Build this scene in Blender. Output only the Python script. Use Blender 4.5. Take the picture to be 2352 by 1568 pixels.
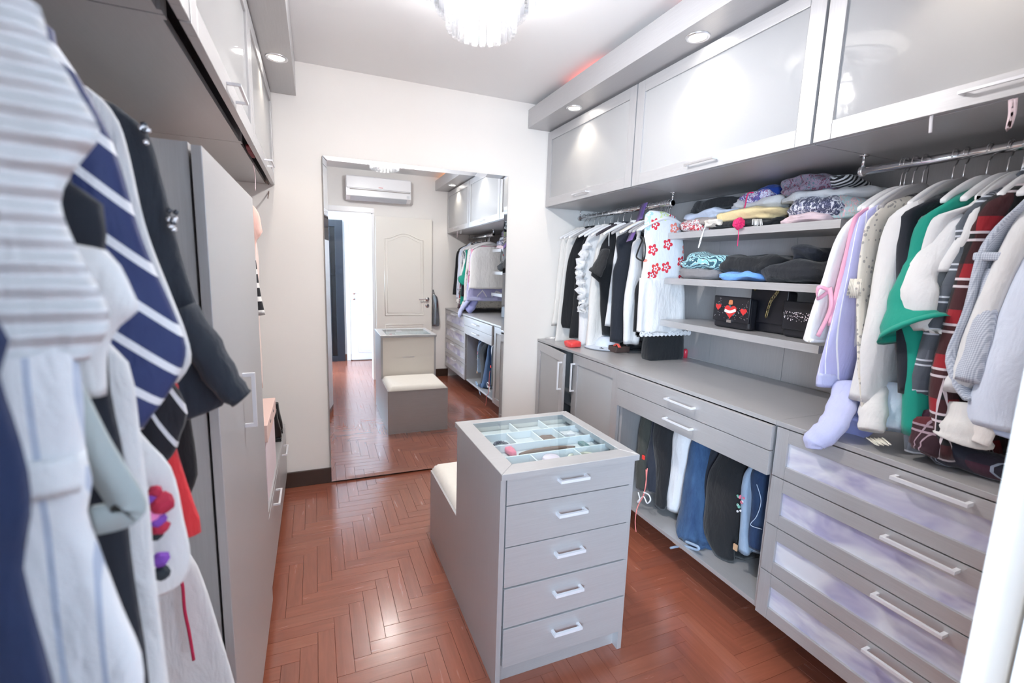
import bpy, bmesh, math, random
from mathutils import Vector, Matrix, noise
for o in list(bpy.data.objects): bpy.data.objects.remove(o)
SC = bpy.context.scene; COL = SC.collection
R = random.Random(7)
# ------------------------------------------------------------------ camera
F, YAW, PIT, ROL, HC = 1076.5, 0.3988, -0.1539, 0.0321, 1.4542     # focal length in px of the 2352x1568 frame
fw = Vector((math.sin(YAW)*math.cos(PIT), math.cos(YAW)*math.cos(PIT), math.sin(PIT)))
r0 = Vector((math.cos(YAW), -math.sin(YAW), 0)); u0 = r0.cross(fw)
cr = r0*math.cos(ROL)+u0*math.sin(ROL); cu = u0*math.cos(ROL)-r0*math.sin(ROL)
cam = bpy.data.cameras.new('camera'); camo = bpy.data.objects.new('camera', cam); COL.objects.link(camo)
cam.sensor_width = 36; cam.lens = F/2352*36; cam.clip_start = 0.02
M = Matrix((cr, cu, -fw)).transposed().to_4x4(); M.translation = (0, 0, HC); camo.matrix_world = M
cam.dof.use_dof = True; cam.dof.focus_distance = 2.3; cam.dof.aperture_fstop = 3.2
SC.camera = camo
# ------------------------------------------------------------------ world, light, exposure
SC.view_settings.view_transform = 'Standard'; SC.view_settings.look = 'None'
SC.view_settings.gamma = 1; SC.view_settings.use_curve_mapping = False
SC.view_settings.exposure = 0.98
W = bpy.data.worlds.new('world'); SC.world = W; W.use_nodes = True
W.node_tree.nodes['Background'].inputs[0].default_value = (0.75, 0.85, 1, 1)
W.node_tree.nodes['Background'].inputs[1].default_value = 0.6
def lamp(name, kind, loc, power, color=(1, 1, 1), size=0.1, rot=(0, 0, 0), sizey=None, spot=None):
    l = bpy.data.lights.new(name, kind); l.energy = power; l.color = color
    if kind == 'AREA':
        l.size = size
        if sizey: l.shape = 'RECTANGLE'; l.size_y = sizey
    else: l.shadow_soft_size = size
    if spot: l.spot_size = spot; l.spot_blend = 0.6
    o = bpy.data.objects.new(name, l); o.location = loc; o.rotation_euler = rot; COL.objects.link(o); return o
# cool light added for the corridor the mirror shows bright; its window is invented
lamp('added_corridor_light_offscreen', 'AREA', (-0.90, -1.27, 1.5), 115, (0.62, 0.80, 1), 0.95, (math.pi/2, 0, 0), 1.2)
# ------------------------------------------------------------------ helpers
def ray(px, py): return fw+cr*((px-1176)/F)-cu*((py-784)/F)
def bp(px, py, ax, v):
    """the point a photo pixel shows on the plane x/y/z = v"""
    d = ray(px, py); i = 'xyz'.index(ax); c = (0, 0, HC)
    return Vector(c)+d*((v-c[i])/d[i])
ORG = {}
def link(o, parent=None, org=None):
    COL.objects.link(o)
    if parent is not None:
        o.parent = parent; ORG[o.name] = ORG[parent.name]
    return o
def tag(o, label, cat, group=None, kind=None):
    if label: o['label'] = label
    if cat: o['category'] = cat
    if group: o['group'] = group
    if kind: o['kind'] = kind
    return o
def thing(name, label, cat, loc, group=None, rotz=0):
    o = bpy.data.objects.new(name, None); o.empty_display_size = 0.05
    o.location = loc; COL.objects.link(o); ORG[o.name] = Vector(loc)
    return tag(o, label, cat, group)
def part(bm, name, mat, parent=None, smooth=False, org=None, label=None, kind=None):
    """bm in world coordinates -> one mesh object (child of parent, or top-level with origin org)"""
    og = ORG[parent.name] if parent is not None else Vector(org if org is not None else (0, 0, 0))
    bmesh.ops.translate(bm, verts=bm.verts, vec=-og)
    me = bpy.data.meshes.new(name); bm.to_mesh(me); bm.free()
    for m in (mat if isinstance(mat, (list, tuple)) else [mat]): me.materials.append(m)
    if smooth:
        for p in me.polygons: p.use_smooth = True
    o = bpy.data.objects.new(name, me); COL.objects.link(o)
    if parent is not None: o.parent = parent
    else: o.location = og
    ORG[o.name] = og
    if label: o['label'] = label
    if kind: o['kind'] = kind
    return o
def NB(): return bmesh.new()
def box(bm, a, b, bev=0.0):
    a = Vector(a); b = Vector(b)
    r = bmesh.ops.create_cube(bm, size=1.0)
    vs = r['verts']
    for v in vs: v.co = Vector([a[i] if v.co[i] < 0 else b[i] for i in range(3)])
    if bev:
        es = list({e for v in vs for e in v.link_edges})
        bmesh.ops.bevel(bm, geom=es, offset=bev, segments=2, affect='EDGES', profile=0.6)
    return bm
def bx(a, b, bev=0.0): return box(NB(), a, b, bev)
def cyl(bm, p, q, r1, r2=None, seg=16, caps=True):
    p = Vector(p); q = Vector(q); r2 = r1 if r2 is None else r2
    d = (q-p).normalized(); s = d.orthogonal().normalized(); t = d.cross(s)
    A = []; B = []
    for i in range(seg):
        a = 2*math.pi*i/seg; n = s*math.cos(a)+t*math.sin(a)
        A.append(bm.verts.new(p+n*r1)); B.append(bm.verts.new(q+n*r2))
    for i in range(seg):
        j = (i+1) % seg; bm.faces.new((A[i], A[j], B[j], B[i]))
    if caps: bm.faces.new(A[::-1]); bm.faces.new(B)
    return bm
def tube(bm, pts, r, seg=8, closed=False):
    pts = [Vector(p) for p in pts]; rings = []; n = len(pts); prev = None
    for k in range(n):
        if closed: d = pts[(k+1) % n]-pts[k-1]
        else: d = pts[min(k+1, n-1)]-pts[max(k-1, 0)]
        d.normalize()
        s = d.orthogonal().normalized() if prev is None else (prev-d*prev.dot(d)).normalized()
        prev = s; t = d.cross(s); rr = r[k] if isinstance(r, (list, tuple)) else r
        rings.append([bm.verts.new(pts[k]+(s*math.cos(2*math.pi*i/seg)+t*math.sin(2*math.pi*i/seg))*rr) for i in range(seg)])
    for k in range(n if closed else n-1):
        A = rings[k]; B = rings[(k+1) % n]
        for i in range(seg):
            j = (i+1) % seg; bm.faces.new((A[i], A[j], B[j], B[i]))
    if not closed: bm.faces.new(rings[0][::-1]); bm.faces.new(rings[-1])
    return bm
def smoothpath(pts, n=6):
    P = [Vector(p) for p in pts]; out = []
    for i in range(len(P)-1):
        a = P[max(i-1, 0)]; b = P[i]; c = P[i+1]; d = P[min(i+2, len(P)-1)]
        for k in range(n):
            t = k/n
            out.append(0.5*((2*b)+(c-a)*t+(2*a-5*b+4*c-d)*t*t+(3*b-a-3*c+d)*t**3))
    return out+[P[-1]]
def lathe(bm, prof, c, seg=24, sq=None):
    c = Vector(c); rings = []
    for (r, z) in prof:
        rings.append([bm.verts.new(c+Vector((max(r, 1e-4)*math.cos(2*math.pi*i/seg), max(r, 1e-4)*math.sin(2*math.pi*i/seg), z))) for i in range(seg)])
    for A, B in zip(rings, rings[1:]):
        for i in range(seg):
            j = (i+1) % seg; bm.faces.new((A[i], A[j], B[j], B[i]))
    bm.faces.new(rings[0][::-1]); bm.faces.new(rings[-1])
    return bm
def sgnp(c, e): return math.copysign(abs(c)**e, c)
def lump(bm, c, h, e=0.55, amp=0.012, seed=0, freq=14, seg=40, rin=22, flat=True, rot=0.0, layers=0):
    """soft folded-cloth body: a superellipsoid with creases"""
    c = Vector(c); rings = []
    for k in range(rin+1):
        v = -math.pi/2+math.pi*k/rin; ring = []
        for i in range(seg):
            u = 2*math.pi*i/seg
            p = Vector((sgnp(math.cos(v), e)*sgnp(math.cos(u), e), sgnp(math.cos(v), e)*sgnp(math.sin(u), e), sgnp(math.sin(v), e)))
            q = Vector((p.x*h[0], p.y*h[1], p.z*h[2]))
            n = noise.noise_vector(q*freq+Vector((seed*3.1, seed*1.7, seed)))
            f = noise.noise(Vector((q.x*freq*0.5, q.y*freq*0.5, q.z*freq*2.2+seed)))
            q += n*amp+Vector((p.x, p.y, p.z*0.6))*f*amp*1.2
            if layers:
                lw = .5+.5*abs(math.cos(math.pi*layers*(q.z/h[2]+1)/2+.9*math.sin(q.y*9+seed))); q.x *= .90+.10*lw; q.y *= .93+.07*lw
            if flat and q.z < -h[2]: q.z = -h[2]
            q = Vector((q.x*math.cos(rot)-q.y*math.sin(rot), q.x*math.sin(rot)+q.y*math.cos(rot), q.z))
            ring.append(bm.verts.new(c+q))
        rings.append(ring)
    for A, B in zip(rings, rings[1:]):
        for i in range(seg):
            j = (i+1) % seg; bm.faces.new((A[i], A[j], B[j], B[i]))
    bmesh.ops.remove_doubles(bm, verts=bm.verts, dist=1e-5)
    return bm
def slab(rows, seg=32, e=0.75, fold=0.0, k=26, seed=0, nrow=26, hem=True, wob=0.006):
    """hanging cloth: lofted flat sections. rows (z, xa, xb, yc, ty) from top to hem"""
    rows = [tuple(r) for r in rows]
    P = []
    zs = [r[0] for r in rows]; tot = sum(abs(a-b)+1e-4 for a, b in zip(zs, zs[1:]))
    for q in range(len(rows)-1):
        a = rows[q]; b = rows[q+1]; p0 = rows[max(q-1, 0)]; p3 = rows[min(q+2, len(rows)-1)]
        m = max(2, round(nrow*(abs(a[0]-b[0])+1e-4)/tot)); h = max(a[0]-b[0], 1e-4)
        for s in range(m):
            t = s/m; v = [a[0]+(b[0]-a[0])*t]
            for i in range(1, 5):
                ma = (b[i]-p0[i])/max(p0[0]-b[0], 1e-4)*h; mb = (p3[i]-a[i])/max(a[0]-p3[0], 1e-4)*h
                v.append((2*t**3-3*t*t+1)*a[i]+(t**3-2*t*t+t)*ma+(-2*t**3+3*t*t)*b[i]+(t**3-t*t)*mb)
            v[4] = max(v[4], .004); P.append(v)
    P.append(list(rows[-1]))
    ztop, zbot = P[0][0], P[-1][0]; H = max(ztop-zbot, 1e-3)
    bm = NB(); rings = []
    def ring(z, xa, xb, yc, ty, lv):
        out = []; cx = (xa+xb)/2; hx = (xb-xa)/2
        for i in range(seg):
            a = 2*math.pi*i/seg
            x = cx+hx*sgnp(math.cos(a), e); y = yc+ty*sgnp(math.sin(a), e)
            ph = seed*1.3+0.8*math.sin(z*5+seed)
            y += fold*lv*math.sin(k*x+ph)
            n = noise.noise_vector(Vector((x*7, y*9, z*5+seed*4.3)))
            x += n.x*wob*lv; y += n.y*wob*lv
            out.append(bm.verts.new((x, y, z+0.4*fold*lv*math.cos(k*x+ph) if lv > 0.97 else z)))
        return out
    for p in P:
        rings.append(ring(*p, 0.25+0.75*(ztop-p[0])/H))
    if hem:
        z, xa, xb, yc, ty = P[-1]
        rings.append(ring(z+0.012, xa+0.006, xb-0.006, yc, max(ty-0.006, 0.001), 0.99))
    for A, B in zip(rings, rings[1:]):
        for i in range(seg):
            j = (i+1) % seg; bm.faces.new((A[i], A[j], B[j], B[i]))
    bm.faces.new(rings[0][::-1]); bm.faces.new(rings[-1])
    bmesh.ops.recalc_face_normals(bm, faces=bm.faces)
    return bm
# ------------------------------------------------------------------ materials
MT = {}
class N:
    def __init__(s, name):
        s.m = bpy.data.materials.new(name); s.m.use_nodes = True; s.t = s.m.node_tree; s.b = s.t.nodes['Principled BSDF']
    def n(s, ty, **kw):
        x = s.t.nodes.new(ty)
        for a, v in kw.items():
            if isinstance(v, (int, float, str, bool)) and hasattr(x, a): setattr(x, a, v)
        return x
    def l(s, a, b): s.t.links.new(a, b)
    def co(s, scale=(1, 1, 1), loc=(0, 0, 0), rot=(0, 0, 0), kind='Object'):
        tc = s.n('ShaderNodeTexCoord'); mp = s.n('ShaderNodeMapping')
        mp.inputs['Scale'].default_value = scale; mp.inputs['Location'].default_value = loc; mp.inputs['Rotation'].default_value = rot
        s.l(tc.outputs[kind], mp.inputs[0]); return mp.outputs[0]
    def noise(s, v, scale=5, detail=3, rough=0.5, dist=0):
        x = s.n('ShaderNodeTexNoise'); x.inputs['Scale'].default_value = scale; x.inputs['Detail'].default_value = detail
        x.inputs['Roughness'].default_value = rough; x.inputs['Distortion'].default_value = dist; s.l(v, x.inputs['Vector']); return x.outputs['Fac']
    def ramp(s, f, stops, mode='LINEAR'):
        x = s.n('ShaderNodeValToRGB'); x.color_ramp.interpolation = mode; el = x.color_ramp.elements
        while len(el) < len(stops): el.new(0.5)
        for e_, (p, c) in zip(el, stops): e_.position = p; e_.color = tuple(c)+(1,) if len(c) == 3 else c
        s.l(f, x.inputs[0]); return x.outputs[0]
    def mix(s, f, a, b, mode='MIX'):
        x = s.n('ShaderNodeMix'); x.data_type = 'RGBA'; x.blend_type = mode
        for sock, v in ((x.inputs[0], f), (x.inputs[6], a), (x.inputs[7], b)):
            if hasattr(v, 'is_linked'): s.l(v, sock)
            elif isinstance(v, (int, float)): sock.default_value = v
            else: sock.default_value = tuple(v)+(1,) if len(v) == 3 else v
        return x.outputs[2]
    def math(s, op, a, b=None, c=None):
        x = s.n('ShaderNodeMath'); x.operation = op
        for i, v in enumerate((a, b, c)):
            if v is None: continue
            if hasattr(v, 'is_linked'): s.l(v, x.inputs[i])
            else: x.inputs[i].default_value = v
        return x.outputs[0]
    def bump(s, h, strength=0.3, dist=0.01):
        x = s.n('ShaderNodeBump'); x.inputs['Strength'].default_value = strength; x.inputs['Distance'].default_value = dist
        s.l(h, x.inputs['Height']); s.l(x.outputs[0], s.b.inputs['Normal'])
    def set(s, **kw):
        for a, v in kw.items():
            i = s.b.inputs[a.replace('_', ' ')]
            if hasattr(v, 'is_linked'): s.l(v, i)
            elif isinstance(v, (tuple, list)) and len(v) == 3: i.default_value = tuple(v)+(1,)
            else: i.default_value = v
        return s
def plain(name, c, rough=0.5, metal=0.0, **kw):
    if name in MT: return MT[name]
    x = N(name); x.set(Base_Color=c, Roughness=rough, Metallic=metal, **kw)
    f = x.noise(x.co(), 60, 2); x.bump(f, 0.04, 0.002)
    MT[name] = x.m; return x.m
def silver(name, c, rough=0.38, metal=0.55, axis='z'):
    x = N(name); sc = {'z': (90, 90, 3), 'y': (90, 3, 90), 'x': (3, 90, 90)}[axis]
    g = x.noise(x.co(sc), 3, 4, 0.6)
    x.set(Base_Color=x.mix(g, [v*0.86 for v in c], [min(1, v*1.10) for v in c]), Metallic=metal)
    x.set(Roughness=x.math('MULTIPLY_ADD', g, 0.22, rough-0.1)); x.bump(g, 0.12, 0.002)
    MT[name] = x.m; return x.m
def cloth(name, c, pat=None, c2=(1, 1, 1), sc=10.0, wr=0.5, c3=None, ang=0.0, rough=0.9):
    """fabric: wrinkled woven cloth, optional printed or woven pattern"""
    if name in MT: return MT[name]
    x = N(name); v = x.co(rot=(0, ang, 0)); base = None
    sep = x.n('ShaderNodeSeparateXYZ'); x.l(v, sep.inputs[0])
    def stripe(coord, freq, width, off=0.0):
        f = x.math('FRACT', x.math('MULTIPLY_ADD', coord, freq, off)); return x.math('LESS_THAN', f, width)
    S = {'x': sep.outputs[0], 'y': sep.outputs[1], 'z': sep.outputs[2]}
    if pat in ('sx', 'sy', 'sz'):
        base = x.mix(stripe(S[pat[1]], sc, 0.3 if c3 is None else c3), c, c2)
    elif pat == 'sxy':
        base = x.mix(stripe(x.math('ADD', S['x'], S['y']), sc, 0.3 if c3 is None else c3), c, c2)
    elif pat == 'plaid':
        w = x.math('ADD', S['x'], S['y'])
        a = stripe(w, sc, 0.36); b = stripe(S['z'], sc, 0.36)
        base = x.mix(x.math('MULTIPLY_ADD', x.math('MULTIPLY', a, b), 0.7, x.math('MULTIPLY', x.math('ADD', a, b), 0.15)), c, c3 or c)
        for off in (0.0, 0.16):
            base = x.mix(stripe(w, sc, 0.035, off), base, c2); base = x.mix(stripe(S['z'], sc, 0.055, off), base, c2)
    elif pat == 'check':
        f = x.math('ADD', stripe(x.math('ADD', S['x'], S['y']), sc, 0.5), stripe(S['z'], sc, 0.5))
        base = x.mix(x.math('MULTIPLY', f, 0.5), c, c2)
    elif pat == 'flower':
        vo = x.n('ShaderNodeTexVoronoi'); vo.inputs['Scale'].default_value = sc
        vo.voronoi_dimensions = '2D'; vo.inputs['Randomness'].default_value = .7; cb = x.n('ShaderNodeCombineXYZ'); x.l(sep.outputs[0], cb.inputs[0]); x.l(sep.outputs[2], cb.inputs[1]); mp = cb.outputs[0]; x.l(mp, vo.inputs['Vector'])
        sb = x.n('ShaderNodeVectorMath', operation='SUBTRACT'); ml = x.n('ShaderNodeVectorMath', operation='SCALE'); ml.inputs['Scale'].default_value = 1
        x.l(mp, sb.inputs[0]); x.l(vo.outputs['Position'], sb.inputs[1])
        s2 = x.n('ShaderNodeSeparateXYZ'); x.l(sb.outputs[0], s2.inputs[0])
        an = x.math('ARCTAN2', s2.outputs[1], s2.outputs[0])
        rad = x.math('MULTIPLY', vo.outputs['Distance'], 1.0)
        pet = x.math('MULTIPLY_ADD', x.math('ABSOLUTE', x.math('COSINE', x.math('MULTIPLY', an, 2.5))), 0.17, 0.17)
        inn = x.math('MULTIPLY', x.math('LESS_THAN', rad, pet), x.math('GREATER_THAN', rad, x.math('MULTIPLY', pet, 0.5)))
        dot = x.math('LESS_THAN', rad, 0.06); msk = x.math('MAXIMUM', inn, dot)
        sc3 = x.n('ShaderNodeSeparateColor'); x.l(vo.outputs['Color'], sc3.inputs[0])
        fc = x.ramp(sc3.outputs[0], [(0, (0.75, 0.03, 0.06)), (0.45, (0.8, 0.05, 0.05)), (0.55, (0.9, 0.25, 0.2)), (0.72, (0.45, 0.7, 0.72)), (0.86, (0.7, 0.82, 0.4))], 'CONSTANT')
        base = x.mix(x.math('MULTIPLY', msk, x.math('GREATER_THAN', sc3.outputs[1], 0.12)), c, fc)
    elif pat == 'print':
        n1 = x.noise(v, sc, 4, 0.6, 1.2); n2 = x.noise(v, sc*2.3, 3, 0.6, 2.0)
        base = x.mix(x.ramp(n1, [(0.40, (0, 0, 0)), (0.47, (1, 1, 1))], 'CONSTANT'), c, c2)
        base = x.mix(x.ramp(n2, [(0.52, (0, 0, 0)), (0.56, (1, 1, 1))], 'CONSTANT'), base, c3 or c2)
    elif pat == 'swirl':
        wv = x.n('ShaderNodeTexWave'); wv.inputs['Scale'].default_value = sc; wv.inputs['Distortion'].default_value = 9; wv.inputs['Detail'].default_value = 1
        x.l(v, wv.inputs['Vector']); base = x.ramp(wv.outputs['Fac'], [(0.0, c), (0.42, c2), (0.75, c3 or c2)], 'CONSTANT')
    elif pat == 'dots':
        vo = x.n('ShaderNodeTexVoronoi'); vo.inputs['Scale'].default_value = sc; x.l(v, vo.inputs['Vector'])
        base = x.mix(x.math('LESS_THAN', vo.outputs['Distance'], 0.28), c, c2)
    elif pat == 'denim':
        g = x.noise(x.co((1, 1, 0.3)), sc, 4, 0.7); base = x.mix(x.ramp(g, [(0.35, (0, 0, 0)), (0.65, (1, 1, 1))]), c, c2)
    if base is None:
        base = x.mix(x.noise(v, 40, 2), [q*0.94 for q in c], c)
    x.set(Base_Color=base, Roughness=rough, Sheen_Weight=0.15)
    h = x.math('ADD', x.math('MULTIPLY', x.noise(x.co((1, 1, 0.35)), 22, 3, 0.55, 0.4), 1.0), x.math('MULTIPLY', x.noise(v, 500, 2), 0.05))
    if pat == 'rib': h = x.math('ADD', h, x.math('MULTIPLY', x.math('SINE', x.math('MULTIPLY', S['z'], sc*6.2832)), .35))
    x.bump(h, wr, 0.018)
    MT[name] = x.m; return x.m
def emit(name, c, s):
    x = N(name); x.set(Base_Color=c, Emission_Color=c, Emission_Strength=s, Roughness=0.4); MT[name] = x.m; return x.m
def wall_mat(name, c):
    x = N(name); f = x.noise(x.co(), 3, 3); g = x.noise(x.co(), 180, 3)
    x.set(Base_Color=x.mix(f, [v*0.985 for v in c], c), Roughness=0.85); x.bump(g, 0.08, 0.002); MT[name] = x.m; return x.m
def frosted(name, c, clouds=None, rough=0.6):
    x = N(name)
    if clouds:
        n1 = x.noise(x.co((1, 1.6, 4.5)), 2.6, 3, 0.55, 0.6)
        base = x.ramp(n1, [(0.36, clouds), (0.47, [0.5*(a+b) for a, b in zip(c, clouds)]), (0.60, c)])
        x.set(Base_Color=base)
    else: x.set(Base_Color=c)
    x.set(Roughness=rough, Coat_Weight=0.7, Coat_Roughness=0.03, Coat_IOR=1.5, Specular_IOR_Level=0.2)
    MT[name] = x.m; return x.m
wall_m = wall_mat('warm_white_plaster', (0.90, 0.875, 0.845)); ceil_m = wall_mat('ceiling_paint', (0.92, 0.92, 0.92))
white_gloss = plain('white_gloss_paint', (0.88, 0.88, 0.89), 0.3)
LAM = (0.52, 0.515, 0.525)
sv = silver('silver_laminate_vertical', LAM, .38, .4, 'z'); svy = silver('silver_laminate_long', LAM, .38, .4, 'y'); svx = silver('silver_laminate_cross', LAM, .38, .4, 'x')
chrome = plain('chrome', (0.85, 0.85, 0.87), 0.12, 1.0); alu = plain('brushed_aluminium', (0.78, 0.78, 0.8), 0.28, 0.9)
hand_m = plain('satin_handle', (.80, .81, .85), 0.4, 0.25)
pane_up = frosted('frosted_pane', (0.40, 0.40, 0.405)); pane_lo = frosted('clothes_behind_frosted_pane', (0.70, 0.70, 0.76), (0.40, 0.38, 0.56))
dark_base = plain('dark_baseboard_wood', (0.055, 0.032, 0.024), 0.3); black_m = plain('black_gloss', (0.012, 0.013, 0.016), 0.25)
def floor_mat():
    x = N('red_brown_parquet'); oi = x.n('ShaderNodeObjectInfo'); ge = x.n('ShaderNodeNewGeometry')
    rnd = x.math('FRACT', x.math('ADD', oi.outputs['Random'], ge.outputs['Random Per Island']))
    tc = x.n('ShaderNodeTexCoord'); mp = x.n('ShaderNodeMapping'); mp.inputs['Scale'].default_value = (2.2, 26, 26)
    cb = x.n('ShaderNodeCombineXYZ'); x.l(x.math('MULTIPLY', rnd, 37), cb.inputs[0]); x.l(x.math('MULTIPLY', rnd, 91), cb.inputs[1])
    x.l(tc.outputs['UV'], mp.inputs['Vector']); x.l(cb.outputs[0], mp.inputs['Location'])
    g = x.noise(mp.outputs[0], 1.5, 5, 0.6, 0.6)
    col = x.ramp(rnd, [(0, (0.285, 0.090, 0.054)), (0.35, (0.297, 0.092, 0.054)), (0.7, (0.308, 0.097, 0.056)), (0.9, (0.33, 0.107, 0.062)), (1, (0.265, 0.088, 0.056))])
    col = x.mix(1.0, col, x.ramp(g, [(0.3, (0.84, 0.82, 0.80)), (0.7, (1.06, 1.05, 1.04))]), 'MULTIPLY')
    x.set(Base_Color=col, Roughness=x.math('MULTIPLY_ADD', g, 0.08, 0.22), Coat_Weight=0.8, Coat_Roughness=0.17)
    x.bump(x.noise(x.co(kind='Object'), 9, 3), 0.05, 0.01); MT['floor'] = x.m; return x.m
floor_m = floor_mat(); grout_m = plain('worn_joint_filler', (0.27, 0.11, 0.07), 0.6)
# ------------------------------------------------------------------ room shell
YB, YF, YH = 3.198, 0.18, -1.25          # mirror wall, door wall (inner face), corridor's far wall
XL, XR, ZC = -0.85, 2.19, 2.60
DX0, DX1, DZ = -0.135, 0.632, 2.10       # doorway
def struct(bm, name, mat, parent=None, label=None, smooth=False, org=(0, 0, 0)):
    return part(bm, name, mat, parent, smooth, org, label, 'structure')
floor = struct(bx((-1.6, YH-0.1, -0.05), (XR+0.05, YB+0.05, -0.004)), 'floor', grout_m)
struct(bx((XL-0.05, YF-0.15, ZC), (XR+0.05, YB+0.05, ZC+0.05)), 'ceiling', ceil_m)
struct(bx((XL-0.05, YB, 0), (XR+0.05, YB+0.06, ZC)), 'wall_back', wall_m)
struct(bx((XR, YF-0.14, 0), (XR+0.06, YB, ZC)), 'wall_right', wall_m)
struct(bx((XL-0.06, YF-0.14, 0), (XL, YB, ZC)), 'wall_left', wall_m)
w = NB(); box(w, (XL, YF-0.14, 0), (DX0, YF, ZC)); box(w, (DX1, YF-0.14, 0), (XR, YF, ZC)); box(w, (DX0, YF-0.14, DZ), (DX1, YF, ZC))
struct(w, 'wall_front', wall_m)
# corridor behind the camera (the mirror shows it through the doorway)
hall_w = wall_mat('corridor_white', (0.88, 0.88, 0.88))
w = NB(); box(w, (-.40, YH-.06, 0), (XR+.05, YH, ZC)); box(w, (-1.6, YH-.06, 0), (-1.40, YH, ZC)); box(w, (-1.40, YH-.06, 0), (-.40, YH, .88)); box(w, (-1.40, YH-.06, 2.14), (-.40, YH, ZC))
struct(w, 'wall_corridor_far', hall_w)
struct(bx((XR-0.3, YH, 0), (XR-0.24, YF-0.14, ZC)), 'wall_corridor_right', hall_w)
struct(bx((-1.66, YH, 0), (-1.6, YF-0.14, ZC)), 'wall_corridor_left', hall_w)
struct(bx((-1.66, YH-0.06, ZC), (XR+0.05, YF-0.15, ZC+0.05)), 'ceiling_corridor', ceil_m)
w = NB()
for a, b in (((-1.40, YH-.055, .88), (-1.36, YH-.025, 2.14)), ((-.44, YH-.055, .88), (-.40, YH-.025, 2.14)), ((-1.36, YH-.055, .88), (-.44, YH-.025, .92)), ((-1.36, YH-.055, 2.10), (-.44, YH-.025, 2.14)), ((-.915, YH-.055, .92), (-.885, YH-.025, 2.10))): box(w, a, b)
struct(w, 'invented_window_1', white_gloss)  # unseen, made-up window frame around the added corridor light
# baseboards
for nm, a, b in (('baseboard_back', (-.30, YB-.016, 0), (1.62, YB-.0005, .103)), ('baseboard_front', (DX1+.07, YF+.0005, 0), (1.60, YF+.012, .103))):
    struct(bx(a, b, 0.003), nm, dark_base)
struct(bx((.30, YH+.0005, 0), (.44, YH+.015, .10), .003), 'baseboard_corridor', plain('brown_skirting', (.18, .07, .045), .35))
# door frame and open door leaf (door_1)
w = NB()
box(w, (DX0-.06, YF+.0005, 0), (DX0, YF+.012, DZ+.06), .002); box(w, (DX1, YF+.0005, 0), (DX1+.02, YF+.004, DZ+.06)); box(w, (DX0-.06, YF+.0005, DZ), (DX1+.02, YF+.012, DZ+.06), .002)
box(w, (DX0-.012, YF-.15, 0), (DX0-.0005+.012, YF, DZ)); box(w, (DX1-.012, YF-.15, 0), (DX1+.0005, YF, DZ)); box(w, (DX0, YF-.15, DZ-.012), (DX1, YF, DZ))
struct(w, 'trim_1', white_gloss)
def arch_panel(bm, x0, x1, z0, z1, y, rise, r=.007, arch=True):
    pts = [(x0, y, z0), (x1, y, z0)]
    if arch:
        for i in range(17):
            t = i/16; xx = x1+(x0-x1)*t
            pts.append((xx, y, z1+rise*0.5*(1-math.cos(2*math.pi*t))))
    else: pts += [(x1, y, z1), (x0, y, z1)]
    tube(bm, pts, r, 6, True)
def door_leaf(name, x0, x1, ya, yb, yface, hx, hdir, mat):
    d = struct(bx((x0, ya, .012), (x1, yb, 2.065), .002), name, mat, org=((x0+x1)/2, (ya+yb)/2, .012))
    wd = x1-x0; m = .11
    for z0, z1, rs, ar in ((.84, 1.80, .07, True), (.13, .72, 0, False)):
        b = NB(); arch_panel(b, x0+m, x1-m, z0, z1, yface, rs, .008, ar); arch_panel(b, x0+m+.03, x1-m-.03, z0+.03, z1-.03, yface, rs, .004, ar)
        part(b, 'panel_moulding', mat, d, True)
    s = 1 if yface >= yb-.001 else -1
    b = NB(); cyl(b, (hx, yface, 1.05), (hx, yface+s*.008, 1.05), .026, seg=24); cyl(b, (hx, yface, 1.05), (hx, yface+s*.045, 1.05), .009)
    tube(b, smoothpath([(hx, yface+s*.045, 1.05), (hx+hdir*.05, yface+s*.047, 1.053), (hx+hdir*.115, yface+s*.045, 1.047)], 6), .009, 10)
    part(b, 'lever_handle', chrome, d, True)
    b = NB(); cyl(b, (hx, yface, .965), (hx, yface+s*.007, .965), .025, seg=24); part(b, 'keyhole_plate', chrome, d, True)
    b = NB(); cyl(b, (hx, yface+s*.0075, .972), (hx, yface+s*.009, .972), .006, seg=12); box(b, (hx-.003, min(yface+s*.0075, yface+s*.009), .952), (hx+.003, max(yface+s*.0075, yface+s*.009), .970)); part(b, 'keyhole', black_m, d)
    return d
cream_door = plain('cream_door_paint', (0.86, 0.83, 0.77), 0.32)
door_leaf('door_1', .662, 1.365, YF+.016, YF+.050, YF+.050, 1.305, -1, cream_door)
door_leaf('door_2', .425, 1.20, YH+.012, YH+.045, YH+.045, .478, 1, white_gloss)
w = NB()
for a, b in (((.36, YH+.0005, 0), (.42, YH+.02, 2.13)), ((1.205, YH+.0005, 0), (1.265, YH+.02, 2.13)), ((.42, YH+.0005, 2.07), (1.205, YH+.02, 2.13))): box(w, a, b, .003)
struct(w, 'trim_2', white_gloss)
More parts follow.
